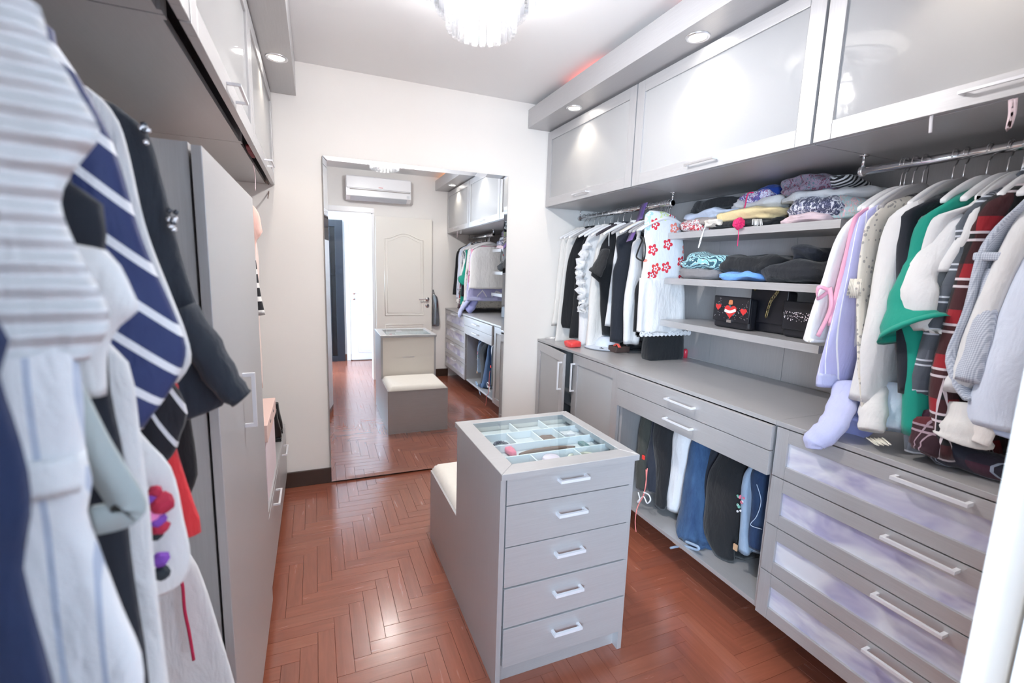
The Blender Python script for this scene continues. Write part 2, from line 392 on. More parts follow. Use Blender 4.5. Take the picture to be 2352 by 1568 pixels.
# ------------------------------------------------------------------ parquet, herringbone, planks along both walls
PW, PL = 0.062, 0.310
def plank_bm(x0, y0, x1, y1, along_x, bm=None):
    bm = bm or NB(); uvl = bm.loops.layers.uv.verify(); g = 0.0004; h = .003
    lo = Vector((x0+g, y0+g, -.004)); hi = Vector((x1-g, y1-g, 0)); c = .0005
    A = [bm.verts.new((x, y, -.004)) for x, y in ((lo.x, lo.y), (hi.x, lo.y), (hi.x, hi.y), (lo.x, hi.y))]
    B = [bm.verts.new((x, y, -.0008)) for x, y in ((lo.x, lo.y), (hi.x, lo.y), (hi.x, hi.y), (lo.x, hi.y))]
    T = [bm.verts.new((x, y, 0)) for x, y in ((lo.x+c, lo.y+c), (hi.x-c, lo.y+c), (hi.x-c, hi.y-c), (lo.x+c, hi.y-c))]
    fs = [bm.faces.new(T)]
    for i in range(4):
        j = (i+1) % 4; fs.append(bm.faces.new((A[i], A[j], B[j], B[i]))); fs.append(bm.faces.new((B[i], B[j], T[j], T[i])))
    for f in fs:
        for lp in f.loops:
            p = lp.vert.co; u, v = (p.x-x0, p.y-y0) if along_x else (p.y-y0, p.x-x0)
            lp[uvl].uv = (u, v)
    return bm
planks = []
for j in range(-40, 80):
    for b in range(-8, 9):
        ox, oy = b*2*PL-.9, -1.3+0.02
        for (x, y, wx, wy, ax) in ((ox+j*PW, oy+j*PW, PL, PW, True), (ox+j*PW, oy+j*PW+PW, PW, PL, False)):
            x0, x1 = max(x, -1.6), min(x+wx, 1.95); y0, y1 = max(y, YH), min(y+wy, YB)
            if x1-x0 < .012 or y1-y0 < .012: continue
            planks.append((x0, y0, x1, y1, ax))
near = [p for p in planks if -.30 < (p[0]+p[2])/2 < 1.62 and .75 < (p[1]+p[3])/2 < YB]
near.sort(key=lambda p: math.hypot((p[0]+p[2])/2, (p[1]+p[3])/2))
nset = set(near[:300]); cache = {}
for p in nset:
    key = (round(p[2]-p[0], 4), round(p[3]-p[1], 4), p[4])
    if key not in cache:
        bm = plank_bm(0, 0, p[2]-p[0], p[3]-p[1], p[4]); me = bpy.data.meshes.new('plank'); bm.to_mesh(me); bm.free(); me.materials.append(floor_m); cache[key] = me
    o = bpy.data.objects.new('plank', cache[key]); o.location = (p[0], p[1], 0); o.parent = floor; COL.objects.link(o)
bm = NB()
for p in planks:
    if p in nset: continue
    if p[2] < -.32 and p[1] > YF: continue
    plank_bm(*p, bm=bm)
part(bm, 'planks', floor_m, floor, kind='stuff')
# ------------------------------------------------------------------ bulkheads with downlights
ZBK = 2.434
bk = struct(bx((1.415, YF+.002, ZBK), (2.188, YB-.002, 2.556), .002), 'trim_3', svy, label='pale boxed-in bulkhead above the wall cabinets')
struct(bx((-.848, YF+.002, 2.41), (-.071, YB-.002, 2.598), .002), 'trim_4', svy, label='pale boxed-in bulkhead over the left cabinets')
red = emit('red_cove_light', (1.0, 0.16, 0.10), 3.5); orange = emit('orange_cove_light', (1.0, 0.40, 0.14), 4.0)
for y0, y1, m, lb in ((2.35, 2.75, red, 'short red strip light lying on top of the bulkhead'), (1.2, 1.75, red, 'long red strip light lying on top of the bulkhead'), (.22, .62, orange, 'orange strip light lying on top of the bulkhead by the door wall')):
    g = thing('cove_strip_light', lb, 'strip light', (1.50, (y0+y1)/2, 2.556))
    part(bx((1.492, y0, 2.5565), (1.508, y1, 2.561)), 'mounting_strip', alu, g); part(bx((1.494, y0+.01, 2.5612), (1.506, y1-.01, 2.566), .002), 'diffuser', m, g)
lamp_em = emit('lamp_white', (1.0, 0.95, 0.86), 14.0)
def downlight(x, y, z, label, off=False):
    g = thing('downlight', label, 'downlight', (x, y, z-.004), 'recessed downlights in the bulkheads')
    b = NB(); rg = [(.050, -.0005), (.050, -.004), (.044, -.007), (.036, -.005), (.034, -.001)]
    rings = [[b.verts.new((x+r*math.cos(2*math.pi*i/32), y+r*math.sin(2*math.pi*i/32), z+q)) for i in range(32)] for r, q in rg]
    for A, B in zip(rings, rings[1:]):
        for i in range(32): b.faces.new((A[i], A[(i+1) % 32], B[(i+1) % 32], B[i]))
    part(b, 'trim_ring', alu, g, True)
    b = NB(); cyl(b, (x, y, z-.0005), (x, y, z-.003), .034, seg=32); part(b, 'lamp_face', lamp_em, g)
    lamp('downlight_beam_offscreen' if off else 'downlight_beam', 'SPOT', (x, y, z-.008), 5, (1, .88, .72), .03, (0, 0, 0), spot=2.0)
for x, y, lb in ((1.49, 2.674, 'downlight above the smallest wall cabinet door by the mirror wall'), (1.505, 1.679, 'downlight above the middle wall cabinet'), (1.505, .70, 'downlight above the wall cabinet nearest the door wall')):
    downlight(x, y, ZBK, lb, y < 1)
downlight(-.138, 2.666, 2.41, 'downlight in the left bulkhead close to the mirror wall')
# ------------------------------------------------------------------ mirror (stands against the wall, very slightly turned)
mir_m = plain('mirror_silver', (0.93, 0.945, 0.95), 0.0, 1.0)
x = N('mirror_silver_clean'); x.set(Base_Color=(.93, .945, .95), Metallic=1.0, Roughness=0.0); mir_m = x.m
mx, my = .664, YB-.034
mg = thing('wall_mirror', 'tall frameless mirror with bright edges on the white end wall', 'mirror', (mx, my, .012)); 
def mpt(x, z, d): return Vector((x, my-d, z))
x0, x1, z0, z1, bv = .0616, 1.2664, .0124, 2.0914, .024
b = NB(); vs = [b.verts.new(mpt(*q, 0)) for q in ((x0+bv, z0+bv), (x1-bv, z0+bv), (x1-bv, z1-bv), (x0+bv, z1-bv))]; b.faces.new(vs); part(b, 'glass_face', mir_m, mg)
b = NB(); I = [b.verts.new(mpt(*q, 0)) for q in ((x0+bv, z0+bv), (x1-bv, z0+bv), (x1-bv, z1-bv), (x0+bv, z1-bv))]; O = [b.verts.new(mpt(*q, -.0022)) for q in ((x0, z0), (x1, z0), (x1, z1), (x0, z1))]
for i in range(4): b.faces.new((O[i], O[(i+1) % 4], I[(i+1) % 4], I[i]))
part(b, 'bevelled_edge', mir_m, mg)
part(bx((x0, my+.0023, z0), (x1, my+.007, z1)), 'backing', plain('mirror_backing', (.25, .27, .28), .5), mg)
mg.rotation_euler = (-.004, 0, -.007)
# ------------------------------------------------------------------ chandelier
cx, cy = .592, 1.79
xm = N('crystal'); tr = xm.n('ShaderNodeBsdfTransparent'); tl = xm.n('ShaderNodeBsdfTranslucent'); gl = xm.n('ShaderNodeBsdfGlossy')
gl.inputs['Roughness'].default_value = .05; tl.inputs[0].default_value = (.97, .97, .97, 1); tr.inputs[0].default_value = (.90, .91, .93, 1)
m1 = xm.n('ShaderNodeMixShader'); m1.inputs[0].default_value = .015; m2 = xm.n('ShaderNodeMixShader'); m2.inputs[0].default_value = .12
xm.l(tr.outputs[0], m1.inputs[1]); xm.l(tl.outputs[0], m1.inputs[2]); xm.l(m1.outputs[0], m2.inputs[1]); xm.l(gl.outputs[0], m2.inputs[2]); xm.l(m2.outputs[0], xm.t.nodes['Material Output'].inputs[0])
crystal = xm.m
ch = thing('chandelier', 'round tiered crystal chandelier glowing white on the ceiling', 'chandelier', (cx, cy, ZC-.01))
b = NB(); lathe(b, [(.0, 0), (.07, 0), (.07, -.012), (.05, -.022), (0, -.022)], (cx, cy, ZC-.001), 32); part(b, 'ceiling_plate', chrome, ch, True)
def crystal_mesh(L, w=.021):
    b = NB(); pr = [(0, 0), (w*.5, -.012), (w*.5, -L+.012), (0, -L)]
    for (z0_, w0), (z1_, w1) in zip([(0, .6), (-.006, 1), (-L+.004, 1)], [(-.006, 1), (-L+.004, 1), (-L, .85)]):
        A = []; B = []
        for i in range(4):
            a = math.pi/4+i*math.pi/2; s = (w*.7*math.cos(a), .012*math.sin(a))
            A.append(b.verts.new((s[0]*w0, s[1]*w0, z0_))); B.append(b.verts.new((s[0]*w1, s[1]*w1, z1_)))
        for i in range(4): b.faces.new((A[i], A[(i+1) % 4], B[(i+1) % 4], B[i]))
    bmesh.ops.remove_doubles(b, verts=b.verts, dist=1e-6)
    me = bpy.data.meshes.new('crystal'); b.to_mesh(me); b.free(); me.materials.append(crystal); return me
for rad, zt, L, cnt in ((.225, 2.555, .105, 48), (.165, 2.495, .110, 36), (.122, 2.43, .115, 26)):
    b = NB(); tube(b, [(cx+rad*math.cos(2*math.pi*i/48), cy+rad*math.sin(2*math.pi*i/48), zt+.004) for i in range(48)], .004, 6, True)
    for k in range(3):
        a = 2*math.pi*k/3; cyl(b, (cx+rad*.98*math.cos(a), cy+rad*.98*math.sin(a), zt+.004), (cx+.06*math.cos(a), cy+.06*math.sin(a), ZC-.018), .003, seg=6)
    part(b, 'ring', chrome, ch, True); me = crystal_mesh(L)
    for i in range(cnt):
        a = 2*math.pi*i/cnt; o = bpy.data.objects.new('crystal', me); COL.objects.link(o); o.parent = ch
        o.location = Vector((cx+rad*math.cos(a), cy+rad*math.sin(a), zt))-ORG[ch.name]; o.rotation_euler = (0, 0, a+math.pi/2)
bulb_m = emit('bulb', (1, .95, .88), 8.0)
for i in range(4):
    a = 2*math.pi*i/4+.4; p = (cx+.045*math.cos(a), cy+.045*math.sin(a), 2.46)
    b = NB(); lathe(b, [(.004, .045), (.013, .04), (.016, .02), (.022, 0), (.024, -.015), (.018, -.032), (.002, -.04)], p, 14); part(b, 'bulb', bulb_m, ch, True)
    b = NB(); cyl(b, (p[0], p[1], 2.50), (p[0], p[1], ZC-.03), .012); part(b, 'lamp_holder', chrome, ch, True)
    lamp('chandelier_bulb_light', 'POINT', (cx+.045*math.cos(a), cy+.045*math.sin(a), 2.405), 9.3, (1, .958, .915), .03)
# air conditioner on the door wall (seen in the mirror)
ac = thing('air_conditioner', 'white split air conditioner high on the door wall seen in the mirror', 'air conditioner', (.70, YF, 2.23))
a0, a1, y0 = .325, 1.075, YF+.0005
def prism(prof, xa, xb, bm=None):
    bm = bm or NB(); A = [bm.verts.new((xa, y, z)) for y, z in prof]; B = [bm.verts.new((xb, y, z)) for y, z in prof]; n = len(prof)
    for i in range(n): bm.faces.new((A[i], A[(i+1) % n], B[(i+1) % n], B[i]))
    bm.faces.new(A[::-1]); bm.faces.new(B); bmesh.ops.recalc_face_normals(bm, faces=bm.faces); return bm
part(prism([(y0, 2.23), (y0+.12, 2.23), (y0+.185, 2.27), (y0+.19, 2.48), (y0+.17, 2.50), (y0, 2.50)], a0, a1), 'body', white_gloss, ac)
part(bx((a0+.004, y0+.191, 2.355), (a1-.004, y0+.205, 2.485), .004), 'front_panel', white_gloss, ac)
part(bx((a0+.04, y0+.191, 2.338), (a1-.01, y0+.198, 2.345)), 'intake_slot', plain('slot_grey', (.25, .22, .2), .5), ac)
part(prism([(y0+.125, 2.226), (y0+.19, 2.266), (y0+.194, 2.262), (y0+.13, 2.221)], a0+.05, a1-.05), 'air_flap', plain('flap_grey', (.55, .58, .62), .4), ac)
part(bx((.69, y0+.2052, 2.372), (.74, y0+.2062, 2.378)), 'logo', plain('logo_red', (.7, .08, .08), .5), ac)
part(bx((a1-.05, y0+.189, 2.28), (a1-.02, y0+.1925, 2.31)), 'receiver_window', plain('receiver', (.7, .72, .74), .3), ac)
# corridor furniture seen in the mirror
cab = thing('glass_cabinet', 'black framed cabinet with glass sliding doors in the corridor', 'cabinet', (-.1, YH, 0))
kx0, kx1 = -.36, .335
fm = plain('dark_blue_black_frame', (.018, .022, .032), .3)
for a, b in (((kx0, YH+.001, 0), (kx0+.05, YH+.055, 2.12)), ((kx1-.11, YH+.001, 0), (kx1, YH+.055, 2.12)), ((kx0+.05, YH+.001, 2.02), (kx1-.11, YH+.055, 2.12)), ((kx0+.05, YH+.001, 0), (kx1-.11, YH+.055, .08)), ((.10, YH+.001, .08), (.155, YH+.045, 2.02))): part(bx(a, b, .002), 'frame_bar', fm, cab)
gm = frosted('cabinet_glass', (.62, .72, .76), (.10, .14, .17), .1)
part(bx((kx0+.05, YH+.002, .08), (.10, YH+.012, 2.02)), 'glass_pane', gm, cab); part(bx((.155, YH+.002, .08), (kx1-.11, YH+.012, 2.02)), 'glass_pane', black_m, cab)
for z in (.55, .95, 1.35, 1.7): part(bx((kx0+.05, YH+.0125, z), (.10, YH+.016, z+.02)), 'shelf_edge', fm, cab)
part(bx((.118, YH+.0455, 1.0), (.138, YH+.050, 1.16), .004), 'finger_pull', hand_m, cab)
# silver bag hanging from the door handle
bagm = plain('silver_foil', (.30, .32, .34), .22, .9)
sb = thing('foil_bag', 'shiny dark silver bag hanging behind the cream door', 'bag', (1.41, YF+.03, .68))
b = slab([(1.12, 1.385, 1.395, YF+.03, .004), (1.08, 1.375, 1.44, YF+.03, .012), (.9, 1.38, 1.46, YF+.033, .02), (.72, 1.375, 1.475, YF+.033, .022), (.69, 1.378, 1.47, YF+.033, .015)], fold=.006, k=90, wob=.012, hem=False)
part(b, 'pouch', bagm, sb, True)
b = NB(); tube(b, smoothpath([(1.385, YF+.03, 1.11), (1.39, YF+.012, 1.17), (1.41, YF+.03, 1.10)], 6), .004, 6); part(b, 'strap', bagm, sb, True)
b = NB(); cyl(b, (1.39, YF+.0005, 1.165), (1.39, YF+.02, 1.17), .006); hk = part(b, 'wall_hook', chrome, None, True, (1.39, YF, 1.165)); tag(hk, 'small metal wall hook carrying the foil bag', 'hook')
# ------------------------------------------------------------------ cabinet helpers
def handle(parent, p0, p1, out, t=.008, name='handle', mat=None):
    """U-shaped bar handle between two foot points, standing off by vector out"""
    p0 = Vector(p0); p1 = Vector(p1); o = Vector(out); d = (p1-p0).normalized(); b = NB()
    side = d.cross(o).normalized()
    def bar(a, c, n1, n2):
        n1 = n1.normalized()*t/2; n2 = n2.normalized()*t/2
        A = [b.verts.new(a+s1*n1+s2*n2) for s1, s2 in ((-1, -1), (1, -1), (1, 1), (-1, 1))]; B = [b.verts.new(c+s1*n1+s2*n2) for s1, s2 in ((-1, -1), (1, -1), (1, 1), (-1, 1))]
        for i in range(4): b.faces.new((A[i], A[(i+1) % 4], B[(i+1) % 4], B[i]))
        b.faces.new(A[::-1]); b.faces.new(B)
    oo = o-o.normalized()*t*1.0; bar(p0+d*t/2, p0+d*t/2+oo, d, side); bar(p1-d*t/2, p1-d*t/2+oo, d, side); bar(p0+o-o.normalized()*t/2, p1+o-o.normalized()*t/2, o, side)
    bmesh.ops.recalc_face_normals(b, faces=b.faces)
    return part(b, name, mat or hand_m, parent)
def framed(parent, s, xf, y0, y1, z0, z1, fw_, pane, name='door', th=.02, mats=None, rec=.008):
    """framed front in a y-z plane; s=-1 faces -x (right-hand units), s=+1 faces +x. Frame stiles + rails + recessed pane"""
    mv, mh = mats or (sv, svy); xb = xf-s*th
    X = lambda c: xf+s*c
    def pb(ya, za, yb, zb, c0, c1, bev=.0012):
        a = sorted((X(c0), X(c1))); return bx((a[0], ya, za), (a[1], yb, zb), bev)
    d = part(pb(y0+fw_*.9, z0+fw_*.9, y1-fw_*.9, z1-fw_*.9, -th, -rec-.004, 0), name, mv, parent)     # carrier board behind the pane
    for ya, yb in ((y0, y0+fw_), (y1-fw_, y1)): part(pb(ya, z0, yb, z1, -th, 0), 'stile', mv, d)
    for za, zb in ((z0, z0+fw_), (z1-fw_, z1)): part(pb(y0+fw_+.0008, za, y1-fw_-.0008, zb, -th, 0), 'rail', mh, d)
    part(pb(y0+fw_, z0+fw_, y1-fw_, z1-fw_, -rec-.004, -rec, 0), 'pane', pane, d)
    return d
# ------------------------------------------------------------------ right-hand wall cabinets
ZU = 1.906
UN = [('wall cabinet beside the mirror wall with the narrowest-looking frosted lift door', 2.169, 3.192), ('middle wall cabinet with frosted lift-up door above the shelves', 1.169, 2.165), ('wall cabinet next to the door wall with frosted lift-up door above hanging shirts', .188, 1.165)]
UN[0] = ('wall cabinet beside the mirror wall with frosted lift-up door', 2.169, 3.192)
for lb, y0, y1 in UN:
    c = thing('wall_cabinet', lb, 'cabinet', (1.88, (y0+y1)/2, ZU), 'right-hand wall cabinets')
    for nm, a, b in (('side_panel', (1.597, y0, ZU), (2.186, y0+.018, ZBK-.003)), ('side_panel', (1.597, y1-.018, ZU), (2.186, y1, ZBK-.003)), ('bottom_panel', (1.597, y0+.018, ZU), (2.186, y1-.018, ZU+.018)), ('top_panel', (1.597, y0+.018, ZBK-.021), (2.186, y1-.018, ZBK-.003)), ('back_panel', (2.168, y0+.018, ZU+.018), (2.186, y1-.018, ZBK-.021))):
        part(bx(a, b), nm, svy, c)
    d = framed(c, -1, 1.575, y0+.003, y1-.003, ZU+.002, ZBK-.012, .058, pane_up)
    ym = (y0+y1)/2; handle(d, (1.575, ym-.085, ZU+.034), (1.575, ym+.085, ZU+.034), (-.026, 0, 0), .007, mat=alu)
# ------------------------------------------------------------------ left wall cabinets
for lb, y0, y1, dz in (('left wall cabinet over the doorway end of the rack', .188, 1.135, 0), ('left wall cabinet above the tall cupboard', 1.139, 2.155, 0), ('left wall cabinet against the mirror wall', 2.159, 3.192, 0)):
    c = thing('wall_cabinet', lb, 'cabinet', (-.53, (y0+y1)/2, 1.90), 'left-hand wall cabinets')
    for nm, a, b in (('side_panel', (-.846, y0, 1.90), (-.245, y0+.018, 2.407)), ('side_panel', (-.846, y1-.018, 1.90), (-.245, y1, 2.407)), ('bottom_panel', (-.846, y0+.018, 1.90), (-.252, y1-.018, 1.918)), ('top_panel', (-.846, y0+.018, 2.389), (-.245, y1-.018, 2.407)), ('back_panel', (-.846, y0+.018, 1.918), (-.828, y1-.018, 2.389))):
        part(bx(a, b), nm, svy, c)
    d = framed(c, 1, -.203, y0+.003, y1-.003, 1.896, 2.40, .058, pane_up)
    yh = y0+.40; handle(d, (-.203, yh, 1.92), (-.203, yh+.17, 1.92), (.034, 0, 0), .007)
# ------------------------------------------------------------------ back panels on the right wall, shelves, rods
for i, (y0, y1) in enumerate(((.186, .62), (.622, 1.12), (1.122, 1.62), (1.622, 2.10), (2.102, 2.62), (2.622, 3.192))):
    p = struct(bx((2.176, y0, .936), (2.1895, y1, 1.904)), 'trim_5' if i == 0 else 'trim_%d' % (5+i), sv, label='silver panel cladding the right wall behind the shelves')
for zt, y0, y1, xf, lb in ((1.680, 1.212, 2.166, 1.85, 'top floating shelf loaded with scarves'), (1.430, 1.225, 2.168, 1.85, 'middle floating shelf holding folded dark clothes'), (1.190, 1.225, 2.166, 1.84, 'lowest floating shelf holding handbags')):
    g = thing('floating_shelf', lb, 'shelf', (2.0, (y0+y1)/2, zt-.03), 'pale silver wall shelves')
    part(bx((xf+.012, y0, zt-.032), (2.175, y1, zt), .001), 'board', sv, g); part(bx((xf, y0, zt-.033), (xf+.0115, y1, zt+.0005), .001), 'front_edge', svy, g)
RX, RZ = 1.87, 1.848
for y0, y1, lb in ((2.172, 3.19, 'chrome wardrobe rail under the cabinet by the mirror wall'), (.20, 1.178, 'chrome wardrobe rail carrying shirts next to the shelves')):
    g = thing('wardrobe_rail', lb, 'rail', (RX, (y0+y1)/2, RZ))
    b = NB(); cyl(b, (RX, y0, RZ), (RX, y1, RZ), .0145, seg=20); part(b, 'tube', chrome, g, True)
    for yy in (y0+.006, y1-.006): 
        b = NB(); cyl(b, (RX, yy-.006, RZ), (RX, yy+.006, RZ), .018, seg=20); part(b, 'end_cap', alu, g, True)
        b = NB(); cyl(b, (RX, yy, RZ+.016), (RX, yy, ZU-.0005), .005, seg=10); cyl(b, (RX, yy, ZU-.004), (RX, yy, ZU-.0005), .016, seg=14); part(b, 'hanging_bracket', chrome, g, True)
# ------------------------------------------------------------------ worktop and base units
ct = thing('worktop', 'long grey silver worktop over the base units along the right wall', 'worktop', (1.87, 1.68, .915))
wt = svy
for y0, y1 in ((.186, 1.1545), (1.1555, 2.1295), (2.1305, 3.194)): part(bx((1.5565, y0, .9155), (2.175, y1, .933), .0015), 'slab', wt, ct)
def carcass(g, y0, y1, x0=1.578, x1=2.185, z0=.158, z1=.913, back=True, shelf=None):
    part(bx((x0, y0, z0), (x1, y0+.018, z1)), 'side_panel', sv, g); part(bx((x0, y1-.018, z0), (x1, y1, z1)), 'side_panel', sv, g)
    part(bx((x0, y0+.018, z0), (x1, y1-.018, z0+.02), .001), 'bottom_panel', svy, g); part(bx((x1-.012, y0+.018, z0+.02), (x1, y1-.018, z1)), 'back_panel', sv, g)
    part(bx((1.925, y0, 0), (1.945, y1, z0-.001)), 'plinth', sv, g)
# four-drawer unit
ga = thing('drawer_unit', 'base unit with four drawers with clouded fronts next to the door wall', 'drawers', (1.87, .67, 0)); carcass(ga, .188, 1.150)
Z4 = [.913, .7235, .5335, .3455, .158]
for i in range(4):
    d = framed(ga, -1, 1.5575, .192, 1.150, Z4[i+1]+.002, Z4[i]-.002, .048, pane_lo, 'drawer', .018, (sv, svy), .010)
    handle(d, (1.5575, .582, Z4[i]-.024), (1.5575, .762, Z4[i]-.024), (-.03, 0, 0), .010)
# open trouser unit with two drawers
gb = thing('trouser_unit', 'open base unit with two slim drawers above hanging trousers', 'cabinet', (1.87, 1.64, 0)); carcass(gb, 1.154, 2.127)
for z0, z1 in ((.817, .911), (.720, .814)):
    d = part(bx((1.540, 1.157, z0), (1.558, 2.124, z1), .0015), 'drawer', svy, gb); zm = (z0+z1)/2+.004
    bxx = NB(); box(bxx, (1.5585, 1.19, z0+.005), (2.10, 1.20, z1-.01)); box(bxx, (1.5585, 2.09, z0+.005), (2.10, 2.10, z1-.01)); box(bxx, (1.5585, 1.2005, z0+.004), (2.10, 2.0895, z0+.012)); part(bxx, 'drawer_box', sv, d)
    handle(d, (1.540, 1.535, zm), (1.540, 1.712, zm), (-.028, 0, 0), .008)
b = NB(); cyl(b, (1.90, 1.175, .66), (1.90, 2.106, .66), .012); part(b, 'trouser_rail', chrome, gb, True)
# two-door unit
gc = thing('two_door_unit', 'base unit with two grey framed doors in the corner, one standing ajar', 'cabinet', (1.87, 2.66, 0)); carcass(gc, 2.131, 3.192)
part(bx((1.62, 2.15, .52), (2.17, 3.173, .538)), 'inner_shelf', svy, gc)
d = framed(gc, -1, 1.5575, 2.134, 2.648, .160, .911, .06, pane_up, 'door', .018, (sv, sv), .008)
handle(d, (1.5575, 2.622, .665), (1.5575, 2.622, .855), (-.03, 0, 0), .009)
d = framed(gc, -1, 1.5575, 2.654, 3.188, .160, .911, .06, pane_up, 'door', .018, (sv, sv), .008)
h = handle(d, (1.5575, 2.68, .665), (1.5575, 2.68, .855), (-.03, 0, 0), .009)
# swing the ajar door about its wall-side hinge
piv = Vector((1.5755, 3.188, 0))-ORG[gc.name]; ang = math.radians(-7)
Rz = Matrix.Translation(piv)@Matrix.Rotation(ang, 4, 'Z')@Matrix.Translation(-piv); d.matrix_local = Rz
red_cl = cloth('deep_red_cloth', (.35, .02, .03)); 
def single(bm, name, mat, label, cat, org, group=None, smooth=True): return tag(part(bm, name, mat, None, smooth, org), label, cat, group)
b = lump(NB(), (1.72, 2.72, .3), (.09, .08, .11), amp=.012, seed=3); single(b, 'folded_towel', red_cl, 'dark red folded towel glimpsed behind the ajar cabinet door', 'towel', (1.72, 2.72, .18))
b = lump(NB(), (1.74, 2.76, .59), (.1, .08, .045), amp=.010, seed=5); single(b, 'folded_towel', cloth('white_cloth', (.82, .82, .84)), 'white folded towel on the inner shelf behind the ajar door', 'towel', (1.74, 2.76, .545))
# ------------------------------------------------------------------ dressing island with seat
gi = thing('dressing_island', 'silver dressing island with five drawers, glass top and padded seat', 'island', (.80, 1.82, 0))
iv = sv; ifr = svx
IX0, IX1, IY0, IY1, IYS = .543, 1.056, 1.345, 1.832, 2.325
# L-shaped side panels
for xa, xb in ((IX0-.008, IX0+.010), (IX1-.012, IX1+.006)):
    b = NB(); pf = [(IY0-.020, 0), (IYS, 0), (IYS, .385), (IY1, .385), (IY1, .782), (IY0-.020, .782)]
    A = [b.verts.new((xa, y, z)) for y, z in pf]; B = [b.verts.new((xb, y, z)) for y, z in pf]
    for i in range(6): b.faces.new((A[i], A[(i+1) % 6], B[(i+1) % 6], B[i]))
    b.faces.new(A[::-1]); b.faces.new(B); bmesh.ops.recalc_face_normals(b, faces=b.faces); part(b, 'side_panel', iv, gi)
part(bx((IX0+.010, IY1-.018, .385), (IX1-.012, IY1, .782)), 'back_panel', wall_mat('seat_back_cream', (.80, .75, .69)), gi)
hb = part(bx((.74, IY1+.0005, .585), (.85, IY1+.003, .592)), 'back_line', alu, gi)  # thin metal strip across the seat back
part(bx((IX0+.010, IYS-.018, .0), (IX1-.012, IYS, .385)), 'bench_front', svx, gi)
part(bx((IX0+.010, IY0+.012, .0), (IX1-.012, IY0+.028, .082), .001), 'toe_kick', ifr, gi)
ZI = [.782, .6835, .5345, .3855, .2355, .086]; 
for i in range(5):
    dy = [0, 0, .0, -.004, -.008][i]
    d = part(bx((IX0+.014, IY0-.022+dy, ZI[i+1]+.0018), (IX1-.004, IY0-.004+dy, ZI[i]-.0018), .0015), 'drawer', ifr, gi)
    zm = ZI[i]-(.032 if i == 0 else .058); handle(d, (.742, IY0-.022+dy, zm), (.856, IY0-.022+dy, zm), (0, -.028, 0), .010)
# lid: frame of four mitred rails round a glass pane
TX0, TX1, TY0, TY1 = .530, 1.066, 1.305, 1.852; gx0, gx1, gy0, gy1 = .594, 1.022, 1.374, 1.808
def quad_prism(o4, i4, z0, z1):
    b = NB(); P = [o4[0], o4[1], i4[1], i4[0]]; A = [b.verts.new((*p, z0)) for p in P]; B = [b.verts.new((*p, z1)) for p in P]
    for k in range(4): b.faces.new((A[k], A[(k+1) % 4], B[(k+1) % 4], B[k]))
    b.faces.new(A[::-1]); b.faces.new(B); bmesh.ops.recalc_face_normals(b, faces=b.faces)
    bmesh.ops.bevel(b, geom=[e for e in b.edges if all(abs(v.co.z-z1) < 1e-6 for v in e.verts)], offset=.0015, segments=1, affect='EDGES'); return b
oc = [(TX0, TY0), (TX1, TY0), (TX1, TY1), (TX0, TY1)]; ic = [(gx0, gy0), (gx1, gy0), (gx1, gy1), (gx0, gy1)]
lid_m = svx
for k in range(4): part(quad_prism((oc[k], oc[(k+1) % 4]), (ic[k], ic[(k+1) % 4]), .7835, .805), 'top_rail', lid_m, gi)
gl = N('clear_glass'); gl.set(Base_Color=(.93, .98, .98), Roughness=0.0, Transmission_Weight=1.0, IOR=1.18, Specular_IOR_Level=.9)
t_ = gl.n('ShaderNodeBsdfTransparent'); t_.inputs[0].default_value = (.93, .975, .985, 1); g_ = gl.n('ShaderNodeBsdfGlossy'); g_.inputs['Roughness'].default_value = .01
fr = gl.n('ShaderNodeFresnel'); fr.inputs[0].default_value = 1.5; mx_ = gl.n('ShaderNodeMixShader'); ge_ = gl.n('ShaderNodeNewGeometry'); gl.l(gl.math('MULTIPLY', fr.outputs[0], gl.math('SUBTRACT', 1.0, ge_.outputs['Backfacing'])), mx_.inputs[0]); gl.l(t_.outputs[0], mx_.inputs[1]); gl.l(g_.outputs[0], mx_.inputs[2]); gl.l(mx_.outputs[0], gl.t.nodes['Material Output'].inputs[0])
glass_m = gl.m
part(bx((gx0+.001, gy0+.001, .800), (gx1-.001, gy1-.001, .8045)), 'glass_pane', glass_m, gi, label='clear glass pane')
tray_m = plain('tray_grey', (.68, .68, .69), .45); div_m = plain('divider_white', (.85, .87, .89), .35)
part(bx((gx0-.02, gy0-.01, .757), (gx1+.02, gy1+.005, .762)), 'tray_floor', tray_m, gi)
for y in (1.46, 1.57, 1.69): part(bx((gx0-.02, y, .762), (gx1+.02, y+.006, .792)), 'divider', div_m, gi)
for xx, ya, yb in ((.70, 1.576, 1.69), (.81, 1.576, 1.69), (.91, 1.576, 1.69), (.76, 1.696, 1.81), (.90, 1.696, 1.81), (.70, 1.38, 1.46), (.88, 1.38, 1.46)): part(bx((xx, ya+.0005, .762), (xx+.005, yb-.0005, .790)), 'divider', div_m, gi)
